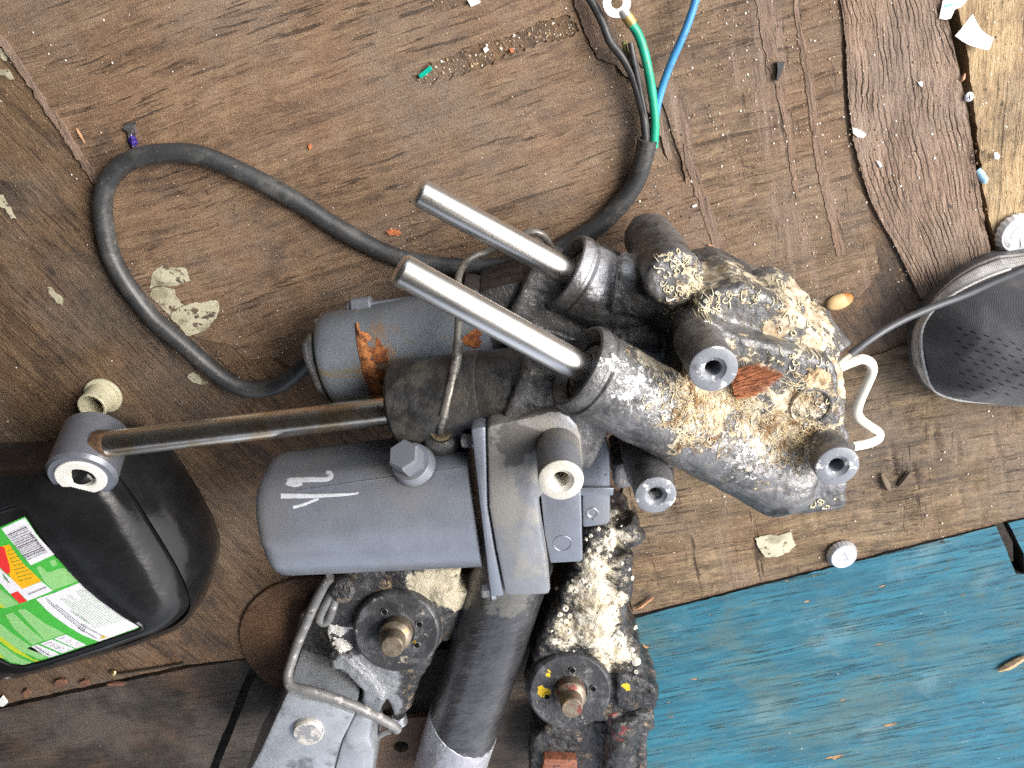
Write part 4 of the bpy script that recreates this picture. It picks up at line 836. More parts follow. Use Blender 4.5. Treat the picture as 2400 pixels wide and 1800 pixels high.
# central tube
ta, tb = P(1208, 1300, .045), P(1035, 1860, .045); tdv = (tb - ta).normalized(); TL = (tb - ta).length
mb = MB(); lathe(mb, ta, tdv, [(0, 0), (0, .034), (.003, .0368), (TL * .62, .0364), (TL * .66, .0368), (TL, .0368), (TL, 0)], 72); tub = obj('thick_tube', mb, M_tube, old, 40)
xx, yy, _ = frame(tdv); vs = []; fs = []; N = 90; s0 = TL * .665
for i in range(N):
    q = 2 * math.pi * i / N; j0 = .012 * math.sin(q * 1.0 + 1.2) + .0016 * noise.noise(Vector((math.cos(q) * 7, math.sin(q) * 7, 1)))
    for t in (0, .0006, .01, .3):
        rad = .0364 if t == 0 else .0376
        vs.append(ta + tdv * min(TL, s0 + j0 + t) + (xx * math.cos(q) + yy * math.sin(q)) * rad)
for i in range(N):
    for j in range(3): a, b = i * 4 + j, ((i + 1) % N) * 4 + j; fs.append((a, b, b + 1, a + 1))
mb = MB(); mb.add(vs, fs); obj('painted_sleeve', mb, M_tubepaint, tub, 50)
# grey block with a round plug, and wire bail
mb = MB(); prism(mb, PP([(672, 1624), (700, 1636), (760, 1648), (832, 1676), (800, 1740), (770, 1850), (560, 1850), (610, 1760)], .088), (0, 0, -.08), .003); 
prism(mb, PP([(832, 1676), (876, 1690), (866, 1738), (880, 1762), (872, 1850), (770, 1850), (800, 1740)], .072), (0, 0, -.06), .006); obj('grey_block', mb, M_oldgrey, old, 40)
c = P(723, 1711, .089); mb = MB(); lathe(mb, c, (0, .1, 1), [(-.002, .0150), (.0035, .0146), (.0058, .0128), (.0062, .009), (.0058, 0)], 40)
obj('round_plug', mb, surf('worn_silver_plug', (.55, .52, .46), .4, .4, tone=.2, tones=150, layers=[dict(c=(.27, .27, .28), s=90, lo=.52, hi=.6), dict(c=(.1, .04, .03), s=70, lo=.7, hi=.74)], bumps=[(300, .0003)]), old, 30)
ZB = lambda pts: zz(550, 1350, .2712, pts)
M_bail = surf('grey_painted_steel_wire', (.15, .15, .15), .45, .2, tone=.2, tones=100, layers=[dict(c=(.4, .37, .35), s=110, lo=.6, hi=.68), dict(c=(.05, .05, .05), s=90, lo=.62, hi=.68)], bumps=[(300, .0003)])
mb = MB(); tube(mb, spline([P(u, v, h) for (u, v), h in zip(ZB([(830, 10), (770, 90), (700, 220), (610, 420), (540, 590), (490, 740), (460, 850), (468, 930), (520, 965), (640, 990), (800, 1035), (960, 1092), (1120, 1160), (1250, 1225), (1350, 1280), (1410, 1330)]), [.07, .07, .07, .072, .076, .082, .088, .094, .096, .097, .097, .097, .096, .092, .09, .088])], 6), .0047, 14); obj('wire_bail', mb, M_bail, old, 60)
mb = MB(); tube(mb, spline(PP(ZB([(900, 60), (850, 130), (790, 240), (745, 330), (740, 385), (770, 405), (815, 370), (850, 270), (870, 180)]), .068), 6), .0040, 12); obj('wire_hook', mb, M_bail, old, 60)
mb = MB(); tube(mb, spline(PP(ZB([(1345, 1340), (1290, 1355), (1240, 1390), (1200, 1440)]), .05), 5), .0034, 12); obj('wire_hook', mb, M_bail, old, 60)
mb = MB(); cyl(mb, P(935, 1676, .045), P(940, 1694, .045), .0075, 20); obj('arm_bolt', mb, M_steel, old, 30)
mb = MB(); cyl(mb, P(812, 1372, .06), P(800, 1385, .078), .012, 20, .003); obj('arm_boss', fuse(mb, .0009, 2, [(.004, .001)]), M_old, old, 50)
# barnacles
rg = random.Random(21); mb = MB(); spots = [(1325, 1425, 9), (1312, 1440, 7), (1335, 1442, 7), (1325, 1455, 6), (1332, 1478, 8), (1338, 1500, 8), (1455, 1510, 9), (1480, 1522, 7), (1365, 1360, 9), (1380, 1372, 8), (1350, 1385, 6), (1490, 1575, 6), (1492, 1550, 11)] + [(rg.uniform(1280, 1490), rg.uniform(1215, 1560), rg.uniform(2.5, 6)) for _ in range(60)]
for u, v, r in spots:
    h, nn = drop(tree_ra, u, v)
    if not h or h.z < .01: continue
    r *= S(u, v, h.z); n_ = (nn + Vector((rg.uniform(-.3, .3), rg.uniform(-.3, .3), .2))).normalized()
    k = 10; lathe(mb, h - n_ * r * .3, n_, [(0, r * 1.1), (r * .6, r * .85), (r * .9, r * .62), (r * .85, r * .42), (r * .35, r * .3), (r * .3, 0)], k, ph=rg.random())
o = obj('barnacles', mb, surf('barnacle_shell', (.62, .58, .50), .85, tone=.25, tones=180, layers=[dict(c=(.3, .25, .18), s=150, lo=.6, hi=.7)], bumps=[(600, .0006)]), old, 50); o['kind'] = 'stuff'

# ---------------------------------------------------------------- black jug with its printed label
jug = thing('oil_jug', P(150, 1380, 0), 'glossy black plastic jug lying on its side with a bright green printed label', 'jug')
M_jug = surf('black_glossy_plastic', (.010, .010, .011), .17, 0, tone=.2, layers=[dict(c=(.035, .034, .033), s=18, lo=.55, hi=.75, amt=.3)], bumps=[(22, .0008)], spec=.28)
out = [(-220, 1090), (-60, 1075), (60, 1070), (160, 1045), (262, 1025), (320, 1040), (368, 1080), (410, 1135), (448, 1195), (480, 1255), (497, 1305), (494, 1352), (478, 1405), (452, 1440), (418, 1462), (360, 1485), (300, 1505), (200, 1530), (110, 1556), (50, 1572), (0, 1574), (-60, 1560), (-220, 1520)]
def ring(pts, h, cu, cv, k, n=96):
    base = [P(u, v, .05) for u, v in resample([Vector(p) for p in pts] + [Vector(pts[0])], n + 1)[:-1]]; c = P(cu, cv, .05)
    return [Vector((c.x + (p.x - c.x) * k, c.y + (p.y - c.y) * k, h)) for p in base]
outs = [(u, v) for u, v in out]
CU, CV = 130, 1330
panel = [(-200, 1260), (-60, 1222), (0, 1198), (40, 1184), (62, 1186), (74, 1198), (100, 1240), (132, 1288), (175, 1340), (210, 1376), (250, 1408), (295, 1440), (333, 1462), (338, 1472), (325, 1478), (260, 1500), (180, 1528), (110, 1550), (60, 1562), (30, 1560), (0, 1548), (-60, 1520), (-200, 1470)]
mid_ = [(-210, 1130), (-60, 1112), (60, 1100), (150, 1085), (215, 1080), (262, 1120), (300, 1180), (345, 1255), (392, 1330), (425, 1385), (440, 1415), (430, 1442), (400, 1460), (345, 1478), (290, 1500), (190, 1528), (110, 1552), (50, 1566), (0, 1560), (-60, 1540), (-210, 1500)]
n = 120
def rs(pts, h): 
    q = resample([Vector(p) for p in pts] + [Vector(pts[0])], n + 1)[:-1]; return [P(p.x, p.y, h) for p in q]
o0 = rs(out, .045); o1 = [Vector((p.x * 1.0, p.y, .004)) for p in o0]; cen = P(CU, CV, .045)
ins = lambda L, k, h: [Vector((cen.x + (p.x - cen.x) * k, cen.y + (p.y - cen.y) * k, h)) for p in L]
mm = rs(mid_, .082); pn = rs(panel, .104)
lerp = lambda A, B, t, dz=0: [a.lerp(b, t) + Vector((0, 0, dz)) for a, b in zip(A, B)]
loops = [ins(o0, .86, 0), ins(o0, .94, .004), ins(o0, .985, .015), ins(o0, 1.0, .032), ins(o0, 1.0, .045), ins(o0, .985, .058), lerp(o0, mm, .45, .010), lerp(o0, mm, .7, .0075), lerp(o0, mm, .80, -.001), lerp(o0, mm, .9, -.0005), mm, lerp(mm, pn, .12, .006), lerp(mm, pn, .3, .009), lerp(mm, pn, .55, .009), lerp(mm, pn, .8, .006), lerp(mm, pn, .93, .0028)]
rim = [Vector((p.x, p.y, .1068)) for p in pn]; pc_ = sum(pn, Vector()) / n
def shrink(L, d, h): 
    o_ = []
    for i, p in enumerate(L):
        t = (L[(i + 1) % n] - L[i - 1]); t.z = 0; t.normalize(); nn = Vector((-t.y, t.x, 0)); nn = nn if nn.dot(pc_ - p) > 0 else -nn
        o_.append(Vector((p.x + nn.x * d, p.y + nn.y * d, h)))
    return o_
loops += [rim, shrink(pn, .0016, .1066), shrink(pn, .0024, .1048), shrink(pn, .003, .1044)]
mb = MB(); loft(mb, loops); jb = obj('jug_body', mb, M_jug, jug, 50)
LH = .1046
def ink(name, c, tone=.06): return plain(name, c, .35, tone=tone, tones=200)
K_green, K_lgreen, K_white, K_amber, K_red, K_black, K_dgreen, K_yellow = ink('label_green', (.06, .42, .05)), ink('label_pale_green', (.26, .55, .20)), ink('label_white', (.74, .74, .78)), ink('label_amber', (.80, .42, .005)), ink('label_red', (.72, .03, .03)), ink('label_black', (.02, .02, .03)), ink('label_dark_green', (.03, .2, .03)), ink('label_yellow', (.5, .58, .03))
ZL = lambda pts: zz(0, 1180, .2532, pts)
def flat(mb, px, h, mi=0):
    ps = PP(px, h); 
    a = sum((ps[i].x * ps[(i + 1) % len(ps)].y - ps[(i + 1) % len(ps)].x * ps[i].y) for i in range(len(ps)))
    if a < 0: ps = ps[::-1]
    mb.add(ps, [tuple(range(len(ps)))], mi)
lab = ZL([(-700, 330), (-300, 330), (0, 222), (225, 122), (245, 135), (330, 270), (500, 480), (640, 615), (765, 715), (900, 835), (1100, 985), (1320, 1132), (1290, 1152), (915, 1280), (500, 1422), (232, 1512), (170, 1505), (100, 1480), (0, 1425), (-300, 1300), (-700, 1150)])
mb = MB(); flat(mb, lab, LH); label = obj('label', mb, K_green, jug, 20)
def inkpart(name, mat, polys, lv):
    mb = MB()
    for p in polys: flat(mb, ZL(p), LH + .00012 * lv)
    o = obj(name, mb, mat, label, 20)
    if name in ('small_print', 'barcode', 'diagram', 'pale_text_block', 'yellow_streak', 'diagram_panel', 'red_panel'): o['kind'] = 'stuff'
    return o
inkpart('barcode_panel', K_white, [[(12, 235), (225, 135), (240, 145), (335, 285), (505, 472), (285, 572)]], 1)
inkpart('warning_panel', K_white, [[(335, 885), (500, 830), (770, 720), (900, 838), (1100, 990), (1315, 1132), (1040, 1235), (912, 1278), (760, 1215), (640, 1145), (500, 1045), (420, 975)]], 1)
inkpart('amber_panel', K_amber, [[(0, 400), (85, 380), (205, 545), (385, 718), (205, 792), (100, 690), (45, 560)]], 1)
inkpart('red_panel', K_red, [[(-200, 420), (20, 398), (45, 415), (62, 490), (88, 570), (95, 640), (60, 655), (0, 590), (-200, 480)], [(95, 838), (165, 812), (250, 905), (182, 928)]], 2)
inkpart('white_panel', K_white, [[(-250, 560), (0, 602), (60, 658), (100, 690), (205, 792), (385, 722), (490, 808), (255, 902), (165, 812), (95, 838), (0, 735), (-250, 660)]], 1)
inkpart('diagram_panel', K_white, [[(248, 1340), (345, 1305), (555, 1395), (460, 1425)], [(372, 1298), (480, 1258), (690, 1345), (575, 1388)], [(500, 1250), (610, 1213), (800, 1312), (700, 1342)]], 1)
inkpart('pale_text_block', K_lgreen, [[(340, 590), (370, 575), (440, 640), (560, 600), (600, 600), (740, 712), (490, 802), (400, 710)], [(455, 535), (510, 515), (530, 570), (490, 585)], [(160, 985), (230, 975), (420, 1110), (600, 1205), (420, 1270), (270, 1110)], [(50, 1030), (120, 1010), (300, 1180), (410, 1265), (300, 1310), (130, 1160)], [(-250, 760), (0, 790), (100, 870), (175, 930), (50, 970), (-250, 870)], [(-250, 980), (0, 1110), (150, 1230), (440, 1430), (360, 1440), (130, 1340), (-250, 1160)], [(-200, 1240), (0, 1300), (200, 1440), (300, 1470), (240, 1500), (100, 1470), (0, 1400)]], 1)
inkpart('yellow_streak', K_yellow, [[(-200, 1150), (0, 1225), (150, 1340), (300, 1440), (370, 1455), (330, 1465), (130, 1375), (0, 1275), (-200, 1190)], [(-200, 880), (0, 925), (45, 955), (20, 968), (-200, 905)], [(-200, 1350), (0, 1395), (50, 1432), (0, 1428)]], 2)
# bars of the barcode, then rows of small print as short dashes
rg = random.Random(4); bars = []
for k in range(30):
    t = (k + rg.uniform(-.25, .25)) / 29; wd = rg.choice([.008, .008, .014, .022]); 
    a = (62 + (245 - 62) * t, 285 + (530 - 285) * t); b = (240 + (440 - 240) * t, 205 + (450 - 205) * t)
    q = (.62, .78); s = wd * 300 / 2
    bars.append([(a[0] - q[0] * s, a[1] - q[1] * s), (b[0] - q[0] * s, b[1] - q[1] * s), (b[0] + q[0] * s, b[1] + q[1] * s), (a[0] + q[0] * s, a[1] + q[1] * s)])
inkpart('barcode', K_black, bars, 2)
def dashes(a, b, n, w, seed, ln=(.02, .06), gap=(.008, .018)):
    """rows from edge a0-a1 to edge b0-b1"""
    rg = random.Random(seed); out_ = []
    for k in range(n):
        t = (k + .5) / n; p = Vector(a[0]).lerp(Vector(a[1]), t); q = Vector(b[0]).lerp(Vector(b[1]), t); d = q - p; nn = Vector((-d.y, d.x)).normalized() * w; s = 0
        end_ = rg.uniform(.75, 1)
        while s < end_:
            l = rg.uniform(*ln); e = min(s + l, end_); A, B = p + d * s, p + d * e
            out_.append([tuple(A - nn), tuple(B - nn), tuple(B + nn), tuple(A + nn)]); s = e + rg.uniform(*gap)
    return out_
inkpart('small_print', ink('label_grey_green', (.30, .42, .26)), dashes([(880, 1160), (1200, 1065)], [(545, 875), (745, 775)], 13, 3.2, 2), 2)
inkpart('small_print', K_dgreen, dashes([(120, 395), (385, 700)][::1] and [(85, 400), (205, 770)], [(50, 560), (380, 700)], 0, 3, 3) + dashes([(60, 425), (180, 735)], [(120, 405), (350, 690)], 9, 3, 3, (.1, .3), (.03, .06)), 2)
inkpart('small_print', K_black, dashes([(770, 1195), (800, 1150)], [(395, 880), (440, 865)], 3, 3.2, 5, (.02, .05)) + dashes([(255, 830), (270, 850)], [(430, 765), (440, 775)], 2, 2.5, 6), 2)
inkpart('small_print', K_dgreen, dashes([(20, 640), (60, 690)], [(40, 720), (110, 760)], 5, 2, 7, (.1, .3)) + dashes([(1225, 1085), (1230, 1090)], [(865, 815), (868, 822)], 1, 4.5, 8, (.03, .05)), 2)
inkpart('diagram', K_black, [[(320, 1320), (326, 1318), (470, 1415), (464, 1417)]] + dashes([(270, 1345), (350, 1330)], [(420, 1415), (520, 1395)], 5, 1.5, 9, (.05, .2), (.05, .2)) + dashes([(400, 1300), (470, 1280)], [(580, 1375), (650, 1350)], 4, 1.5, 10, (.05, .2), (.05, .2)) + dashes([(530, 1250), (600, 1230)], [(700, 1335), (770, 1315)], 4, 1.5, 11, (.05, .15), (.05, .3)), 2)
inkpart('warning_triangle', ink('label_gold', (.6, .45, .06)), [[(918, 1255), (955, 1215), (995, 1240)]], 2)
def words_(txt, x, y, u, size, mat, lv, name):
    cu = bpy.data.curves.new('t', 'FONT'); cu.body = txt; cu.size = 1; to = bpy.data.objects.new('t', cu); COL.objects.link(to)
    dg = bpy.context.evaluated_depsgraph_get(); me = to.evaluated_get(dg).to_mesh(); mb = MB()
    p0 = P(*ZL([(x, y)])[0], LH + .00012 * lv); p1 = P(*ZL([(x + u[0], y + u[1])])[0], LH + .00012 * lv); e = (p1 - p0).normalized(); f = Vector((-e.y, e.x, 0)); sz = size * .2532 * S(150, 1380, LH)
    mb.add([p0 + e * (v.co.x * sz) + f * (v.co.y * sz) for v in me.vertices], [tuple(p.vertices) for p in me.polygons]); to.to_mesh_clear() if False else None
    bpy.data.objects.remove(to); return obj(name, mb, mat, label, 20)
dr = (-.80, -.60)
words_('WARNING', 838, 1105, (-.82, -.57), 44, K_dgreen, 2, 'printed_word')
words_('WARNING &', 905, 1245, (-.86, -.50), 36, K_black, 2, 'printed_word'); words_('ADVERTENCIA', 950, 1220, (-.86, -.50), 34, K_black, 2, 'printed_word')
words_('Keep Out of Reach of Children', 1222, 1085, (-.79, -.61), 34, K_dgreen, 2, 'printed_word')
words_('0 74298 2 1084', 425, 440, (-.64, -.77), 34, K_black, 2, 'printed_word')
# moulded marks on the shoulder
# ---------------------------------------------------------------- ivory bushing
bu = P(244, 925, 0)
mb = MB(); lathe(mb, bu, (-.03, -.04, 1), [(0, .0108), (0, .0160), (.0006, .0167), (.0028, .0167), (.0034, .0160), (.0038, .0136), (.0055, .0130), (.0225, .0124), (.0232, .0119), (.0232, .0106), (.0224, .0102), (.01, .0102)], 56, closed=True)
one('bushing', mb, M_ivory, 'ivory flanged plastic bushing standing behind the rod eye', 'bushing', bu, smooth=30)

# ---------------------------------------------------------------- shoe
shoe = thing('shoe', P(2330, 800, 0), 'toe of a dark grey knit trainer with a ribbed rubber sole', 'shoe')
M_sole = surf('dark_ribbed_rubber', (.11, .11, .112), .6, tone=.25, tones=80, layers=[dict(c=(.2, .17, .13), s=50, lo=.55, hi=.7, amt=.5)], bumps=[(300, .0006)])
M_rand = surf('grey_foam_rand', (.46, .45, .43), .6, tone=.2, tones=70, layers=[dict(c=(.35, .31, .25), s=40, lo=.55, hi=.68, amt=.6)], bumps=[(300, .0005)])
gk = G('charcoal_knit'); A = R(-18); kv = gk.map(A, (1, 1, 1)); 
wv = gk.n('ShaderNodeTexWave'); wv.wave_type = 'BANDS'; wv.bands_direction = 'Y'; wv.inputs['Scale'].default_value = 330; wv.inputs['Distortion'].default_value = 1.2; wv.inputs['Detail'].default_value = 2; gk.l(kv, wv.inputs['Vector'])
wv2 = gk.n('ShaderNodeTexWave'); wv2.wave_type = 'BANDS'; wv2.bands_direction = 'X'; wv2.inputs['Scale'].default_value = 380; wv2.inputs['Distortion'].default_value = 1.5; gk.l(kv, wv2.inputs['Vector'])
kn = gk.math('MULTIPLY', wv.outputs['Fac'], wv2.outputs['Fac']); kc = gk.mix(gk.step(gk.noise(24, 5, .6), .35, .7), (.05, .052, .06), (.092, .095, .108))
kc = gk.mix(gk.math('MULTIPLY', gk.math('SUBTRACT', 1.0, kn), .3), kc, (.02, .021, .026))
kc = gk.mix(gk.math('MULTIPLY', gk.step(gk.math('ADD', gk.noise(500, 3, .7), gk.math('MULTIPLY', gk.blobs([(P(2206 + .02 * (y_ - 820), y_, .074), .0075) for y_ in range(755, 905, 8)]), .42)), .62, .86), .75), kc, (.33, .32, .29))
kc = gk.mix(gk.math('MULTIPLY', gk.step(gk.noise(34, 5, .6, gk.vm('ADD', gk.pos, (2, 1, 0)).outputs[0]), .55, .75), .35), kc, (.16, .15, .135))
gk.set(Base_Color=kc, Roughness=.9); gk.b.inputs['Sheen Weight'].default_value = .25; gk.l(gk.bump(kn, .0003), gk.b.inputs['Normal']); M_knit = gk.m
ZS = lambda pts: zz(2000, 500, .2712, pts)
NN = 150
def srs(pts, h): return [P(p.x, p.y, h) for p in resample([Vector(q) for q in pts], NN)]
sol0 = srs(ZS([(2600, 130), (2100, 180), (1475, 298), (1150, 345), (950, 440), (815, 535), (690, 660), (590, 780), (525, 880), (492, 980), (478, 1100), (480, 1210), (500, 1330), (545, 1430), (620, 1500), (720, 1560), (900, 1600), (1200, 1630), (2600, 1640)]), .004)
sol1 = srs(ZS([(2600, 180), (2100, 240), (1475, 372), (1250, 395), (1060, 470), (900, 565), (790, 650), (700, 740), (620, 840), (560, 930), (520, 1020), (510, 1110), (520, 1220), (545, 1340), (590, 1440), (650, 1500), (740, 1560), (900, 1605), (1200, 1632), (2600, 1640)]), .028)
sol2 = srs(ZS([(2600, 260), (2100, 330), (1475, 440), (1260, 505), (1080, 580), (930, 655), (800, 735), (720, 800), (655, 870), (605, 960), (575, 1050), (575, 1130), (600, 1210), (618, 1320), (632, 1450), (670, 1510), (750, 1570), (900, 1612), (1200, 1638), (2600, 1645)]), .038)
dn = lambda L, h: [Vector((p.x, p.y, h)) for p in L]
mb = MB()
def strip_(mb, loops, mi=0):
    vs = [p for l in loops for p in l]; m = len(loops[0]); fs = []
    for i in range(len(loops) - 1):
        for k in range(m - 1): fs.append((i * m + k, (i + 1) * m + k, (i + 1) * m + k + 1, i * m + k + 1))
    mb.add(vs, fs, mi)
sol_mid = [a.lerp(b, .5) for a, b in zip(sol0, sol1)]
strip_(mb, [dn(sol0, 0.0), sol0, [a.lerp(b, .5) + Vector((0, 0, .004)) for a, b in zip(sol0, sol1)], sol1, dn(sol1, .0285)]); obj('sole', mb, M_sole, shoe, 50)
mb = MB(); strip_(mb, [dn(sol1, .0280), dn(sol1, .0305), [a.lerp(b, .15) + Vector((0, 0, .0022)) for a, b in zip(sol1, sol2)], [a.lerp(b, .9) for a, b in zip(sol1, sol2)], sol2, dn(sol2, .034)]); obj('rand', mb, M_rand, shoe, 40)
mb = MB()                              # the ribbed teeth round the rand
for k in range(4, 96):
    if not 14 < k < 82: continue
    for row, (t, hh, sz) in enumerate(((.16, .0325, .0016), (-.35, .024, .0015))):
        for f_ in (0, .5):
            a, b = sol1[k].lerp(sol1[k + 1], f_), sol2[k].lerp(sol2[k + 1], f_); p = a.lerp(b, t) if t > 0 else sol0[k].lerp(sol0[k + 1], f_).lerp(a, .62) + Vector((0, 0, .0055))
            tg = (sol1[k + 1] - sol1[k]).normalized(); ot = (b - a).normalized()
            if t > 0: p.z = .0322
            boxy(mb, p, tg * .00075, ot * .0026, Vector((0, 0, 1)) * .0012, .0003)
o = obj('rand_teeth', mb, M_rand, shoe, 40); o['kind'] = 'stuff'
# upper: a dome rising from the rand
edge2 = [p.to_2d() for p in sol2]; ea_ = np.array([(p.x, p.y) for p in edge2]); eb_ = np.roll(ea_, -1, 0); X0 = P(2140, 800, .05).x
def edist(x, y):
    q = np.array((x, y)); ab = eb_[:-1] - ea_[:-1]; t = np.clip(((q - ea_[:-1]) * ab).sum(1) / ((ab ** 2).sum(1) + 1e-12), 0, 1); return float(np.sqrt((((ea_[:-1] + ab * t[:, None]) - q) ** 2).sum(1).min()))
def shoe_h(x, y):
    d = edist(x, y); z = .045 * (1 - math.exp(-d / .013)) + .30 * max(0, x - X0 - .012) * (1 - math.exp(-d / .03))
    z += .0012 * noise.noise(Vector((x * 45, y * 45, 2))) + .0022 * noise.noise(Vector((x * 22 + y * 30, y * 10, 5)))
    c_ = (x - X0 - .033 - .25 * (y - P(0, 820, .07).y)); z += .0016 * math.exp(-(c_ / .004) ** 2) * (1 - math.exp(-d / .012))
    return z - .004
mb = MB(); px2 = [(2000 + .2712 * 0, 0)]
def world_sheet(mb, W0, h0, grid, hf):
    pts = list(W0); n0 = len(pts); edges = [(i, (i + 1) % n0) for i in range(n0)]; xs = [p.x for p in W0]; ys = [p.y for p in W0]; x = min(xs); k = 0
    while x < max(xs):
        y = min(ys) + (k % 2) * grid / 2; k += 1
        while y < max(ys):
            if inside((x, y), W0): pts.append(Vector((x, y)))
            y += grid
        x += grid
    v2, e2, f2, *_ = geometry.delaunay_2d_cdt(pts, edges, [], 0, 1e-7); fs = [tuple(f) for f in f2 if inside(sum((v2[i] for i in f), Vector((0, 0))) / len(f), W0)]
    fs = [f if (v2[f[1]] - v2[f[0]]).cross(v2[f[2]] - v2[f[0]]) > 0 else f[::-1] for f in fs]
    mb.add([(p.x, p.y, h0 + hf(p.x, p.y)) for p in v2], fs)
world_sheet(mb, edge2, .038, .0020, shoe_h)
upper = obj('knit_upper', mb, M_knit, shoe, 70); tree_up = bvh(mb)
mb = MB()                              # slits of the knit
for r in range(12):
    for c_ in range(8):
        u = 2250 + c_ * 31 + (r % 2) * 15.5 - r * 1.5; v = 770 + r * 15 + c_ * 8.5
        if u < 2240 + abs(v - 820) * .14 or u > 2430 or v > 930: continue
        pts = []
        for s in (-1, -.4, .4, 1):
            h, nn = drop(tree_up, u + s * 7.0, v + s * 3.2)
            if h: pts.append(h + (nn if nn.z > 0 else -nn) * .0001)
        if len(pts) == 4: tube(mb, pts, [.0001, .00030, .00030, .0001], 5)
if mb.v: o = obj('knit_slits', mb, M_dark, upper, 40); o['kind'] = 'stuff'
mb = MB(); tube(mb, spline([p + Vector((0, 0, .0006)) for p in sol2[40:118:6]], 3), .0011, 8); obj('toe_seam', mb, M_rand, shoe, 50)

# ---------------------------------------------------------------- bottle caps
def cap(u, v, h, nrm, mats, label, face, r=.0135):
    p = P(u, v, h); x, y, a = frame(nrm); mb = MB(); n = 84; loops = []
    prof = [(0, .0, 0), (.0, 1.12, .032), (.0011, 1.12, .032), (.0028, 1.06, .024), (.0045, 1.0, .008), (.0058, .965, 0), (.0062, .93, 0), (.0060, .86, 0), (.0060, .5, 0), (.006, .01, 0)]
    for t, k, w_ in prof[1:]:
        loops.append([p + a * t + (x * math.cos(2 * math.pi * i / n) + y * math.sin(2 * math.pi * i / n)) * r * (k + w_ * (math.cos(21 * 2 * math.pi * i / n) - .4)) for i in range(n)])
    loft(mb, loops, 0, True, True)
    o = one('bottle_cap', mb, mats[0], label, 'bottle cap', p, 'bottle caps', smooth=45)
    face(o, p, x, y, a, r); return o
M_capgrey = surf('silver_cap_lacquer', (.50, .51, .54), .3, .5, tone=.1, tones=90, layers=[dict(c=(.36, .36, .38), s=60, lo=.58, hi=.66, amt=.6)])
M_capprint = surf('faded_cap_print', (.35, .36, .40), .35, .3, tone=.1)
def disc(mb, p, x, y, a, h, r0, r1, q0=0, q1=360, n=40):
    A = []; B = []
    for i in range(n + 1):
        q = R(q0 + (q1 - q0) * i / n); e = x * math.cos(q) + y * math.sin(q); A.append(p + a * h + e * r0); B.append(p + a * h + e * r1)
    vs = A + B; mb.add(vs, [(i, n + 1 + i, n + 2 + i, i + 1) for i in range(n)])
def face1(o, p, x, y, a, r):
    mb = MB(); ex, ey = Vector((1, 0, 0)), Vector((0, 1, 0)); h = a * .00615
    for tri in (((-.45, -.32), (.45, -.32), (0, .42)),):
        inn = [(cx * .62, cy * .62) for cx, cy in tri]
        vs = [p + h + (ex * cx + ey * cy) * r for cx, cy in tri] + [p + h + (ex * cx + ey * cy) * r for cx, cy in inn]; mb.add(vs, [(0, 1, 4, 3), (1, 2, 5, 4), (2, 0, 3, 5)])
    obj('cap_emblem', mb, M_capprint, o, 20)
cap(1972, 1297, .0045, (.08, .02, 1), [M_capgrey], 'plain silver crown cap lying at the edge of the blue plank', face1)
M_capwhite = surf('white_cap_lacquer', (.70, .70, .72), .3, .1, tone=.06)
def face2(o, p, x, y, a, r):
    mb = MB(); disc(mb, p, x, y, a, .00612, r * .62, r * .84, 60, 330); disc(mb, p, x, y, a, .00612, r * .40, r * .50, 95, 300); obj('printed_ring', mb, M_capprint, o, 20)
    mb = MB(); ex, ey = Vector((1, 0, 0)), Vector((0, 1, 0)); h = a * .00625
    mb.add([p + h + (ex * cx + ey * cy) * r for cx, cy in ((.42, .62), (.02, -.05), (.28, -.72), (.42, -.30))], [(0, 1, 2, 3)]); obj('cap_emblem', mb, M_capwhite, o, 20)
    rg = random.Random(2); mb = MB()
    for k in range(22):
        q = 75 + k * 11.2; disc(mb, p, x, y, a, .00624, r * .67, r * .79, q, q + rg.uniform(4, 8), 2)
    obj('ring_lettering', mb, M_capwhite, o, 20)
cap(2380, 546, .001, (.02, -.05, 1), [M_capwhite], 'white printed crown cap beside the dark gap above the shoe', face2, .0150)

# ---------------------------------------------------------------- small litter on the boards
def shard(name, px, h, th, mat, label, cat, group=None, curl=0.0):
    mb = MB(); ps = PP(px, h); c = sum(ps, Vector()) / len(ps)
    for p in ps: p.z += curl * (p - c).length ** 2 / .0002 * .001 + th
    prism(mb, ps, (0, 0, -th), min(.0002, th * .2), 1)
    return one(name, mb, mat, label, cat, Vector((c.x, c.y, h)), group, 30)
M_paper = plain('white_card', (.78, .78, .77), .6, tone=.05); M_chip = plain('white_plastic_chip', (.74, .74, .72), .5, tone=.1)
Z3 = lambda pts: zz(1600, 0, .3617, pts); Z2 = lambda pts: zz(800, 0, .3617, pts)
shard('card_scrap', Z3([(1876, 90), (1888, 110), (1905, 150), (1935, 195), (1970, 225), (2012, 245), (1995, 300), (1975, 326), (1920, 312), (1860, 295), (1810, 268), (1762, 232), (1800, 190), (1845, 130)]), .007, .0006, M_paper, 'curved white card scrap lying across the dark gap', 'scrap', curl=.05)
cs = shard('card_scrap', Z3([(1690, -30), (1840, -30), (1835, 10), (1800, 45), (1762, 62), (1735, 120), (1700, 128), (1660, 120), (1672, 60), (1682, 10)]), .0045, .0006, M_paper, 'white scrap with a turquoise stroke at the upper edge', 'scrap')
mb = MB(); mb.add(PP(Z3([(1690, 34), (1740, 26), (1815, 30), (1816, 36), (1745, 36), (1700, 48)]), .00525), [(0, 1, 2, 3, 4, 5)]); obj('turquoise_stroke', mb, plain('turquoise_ink', (.05, .55, .5), .5), cs, 20)
shard('plastic_chip', Z2([(500, 485), (578, 422), (592, 452), (516, 510)]), .002, .0022, plain('green_plastic', (.0, .30, .22), .35), 'small flat teal green plastic chip at the gouge end', 'chip')
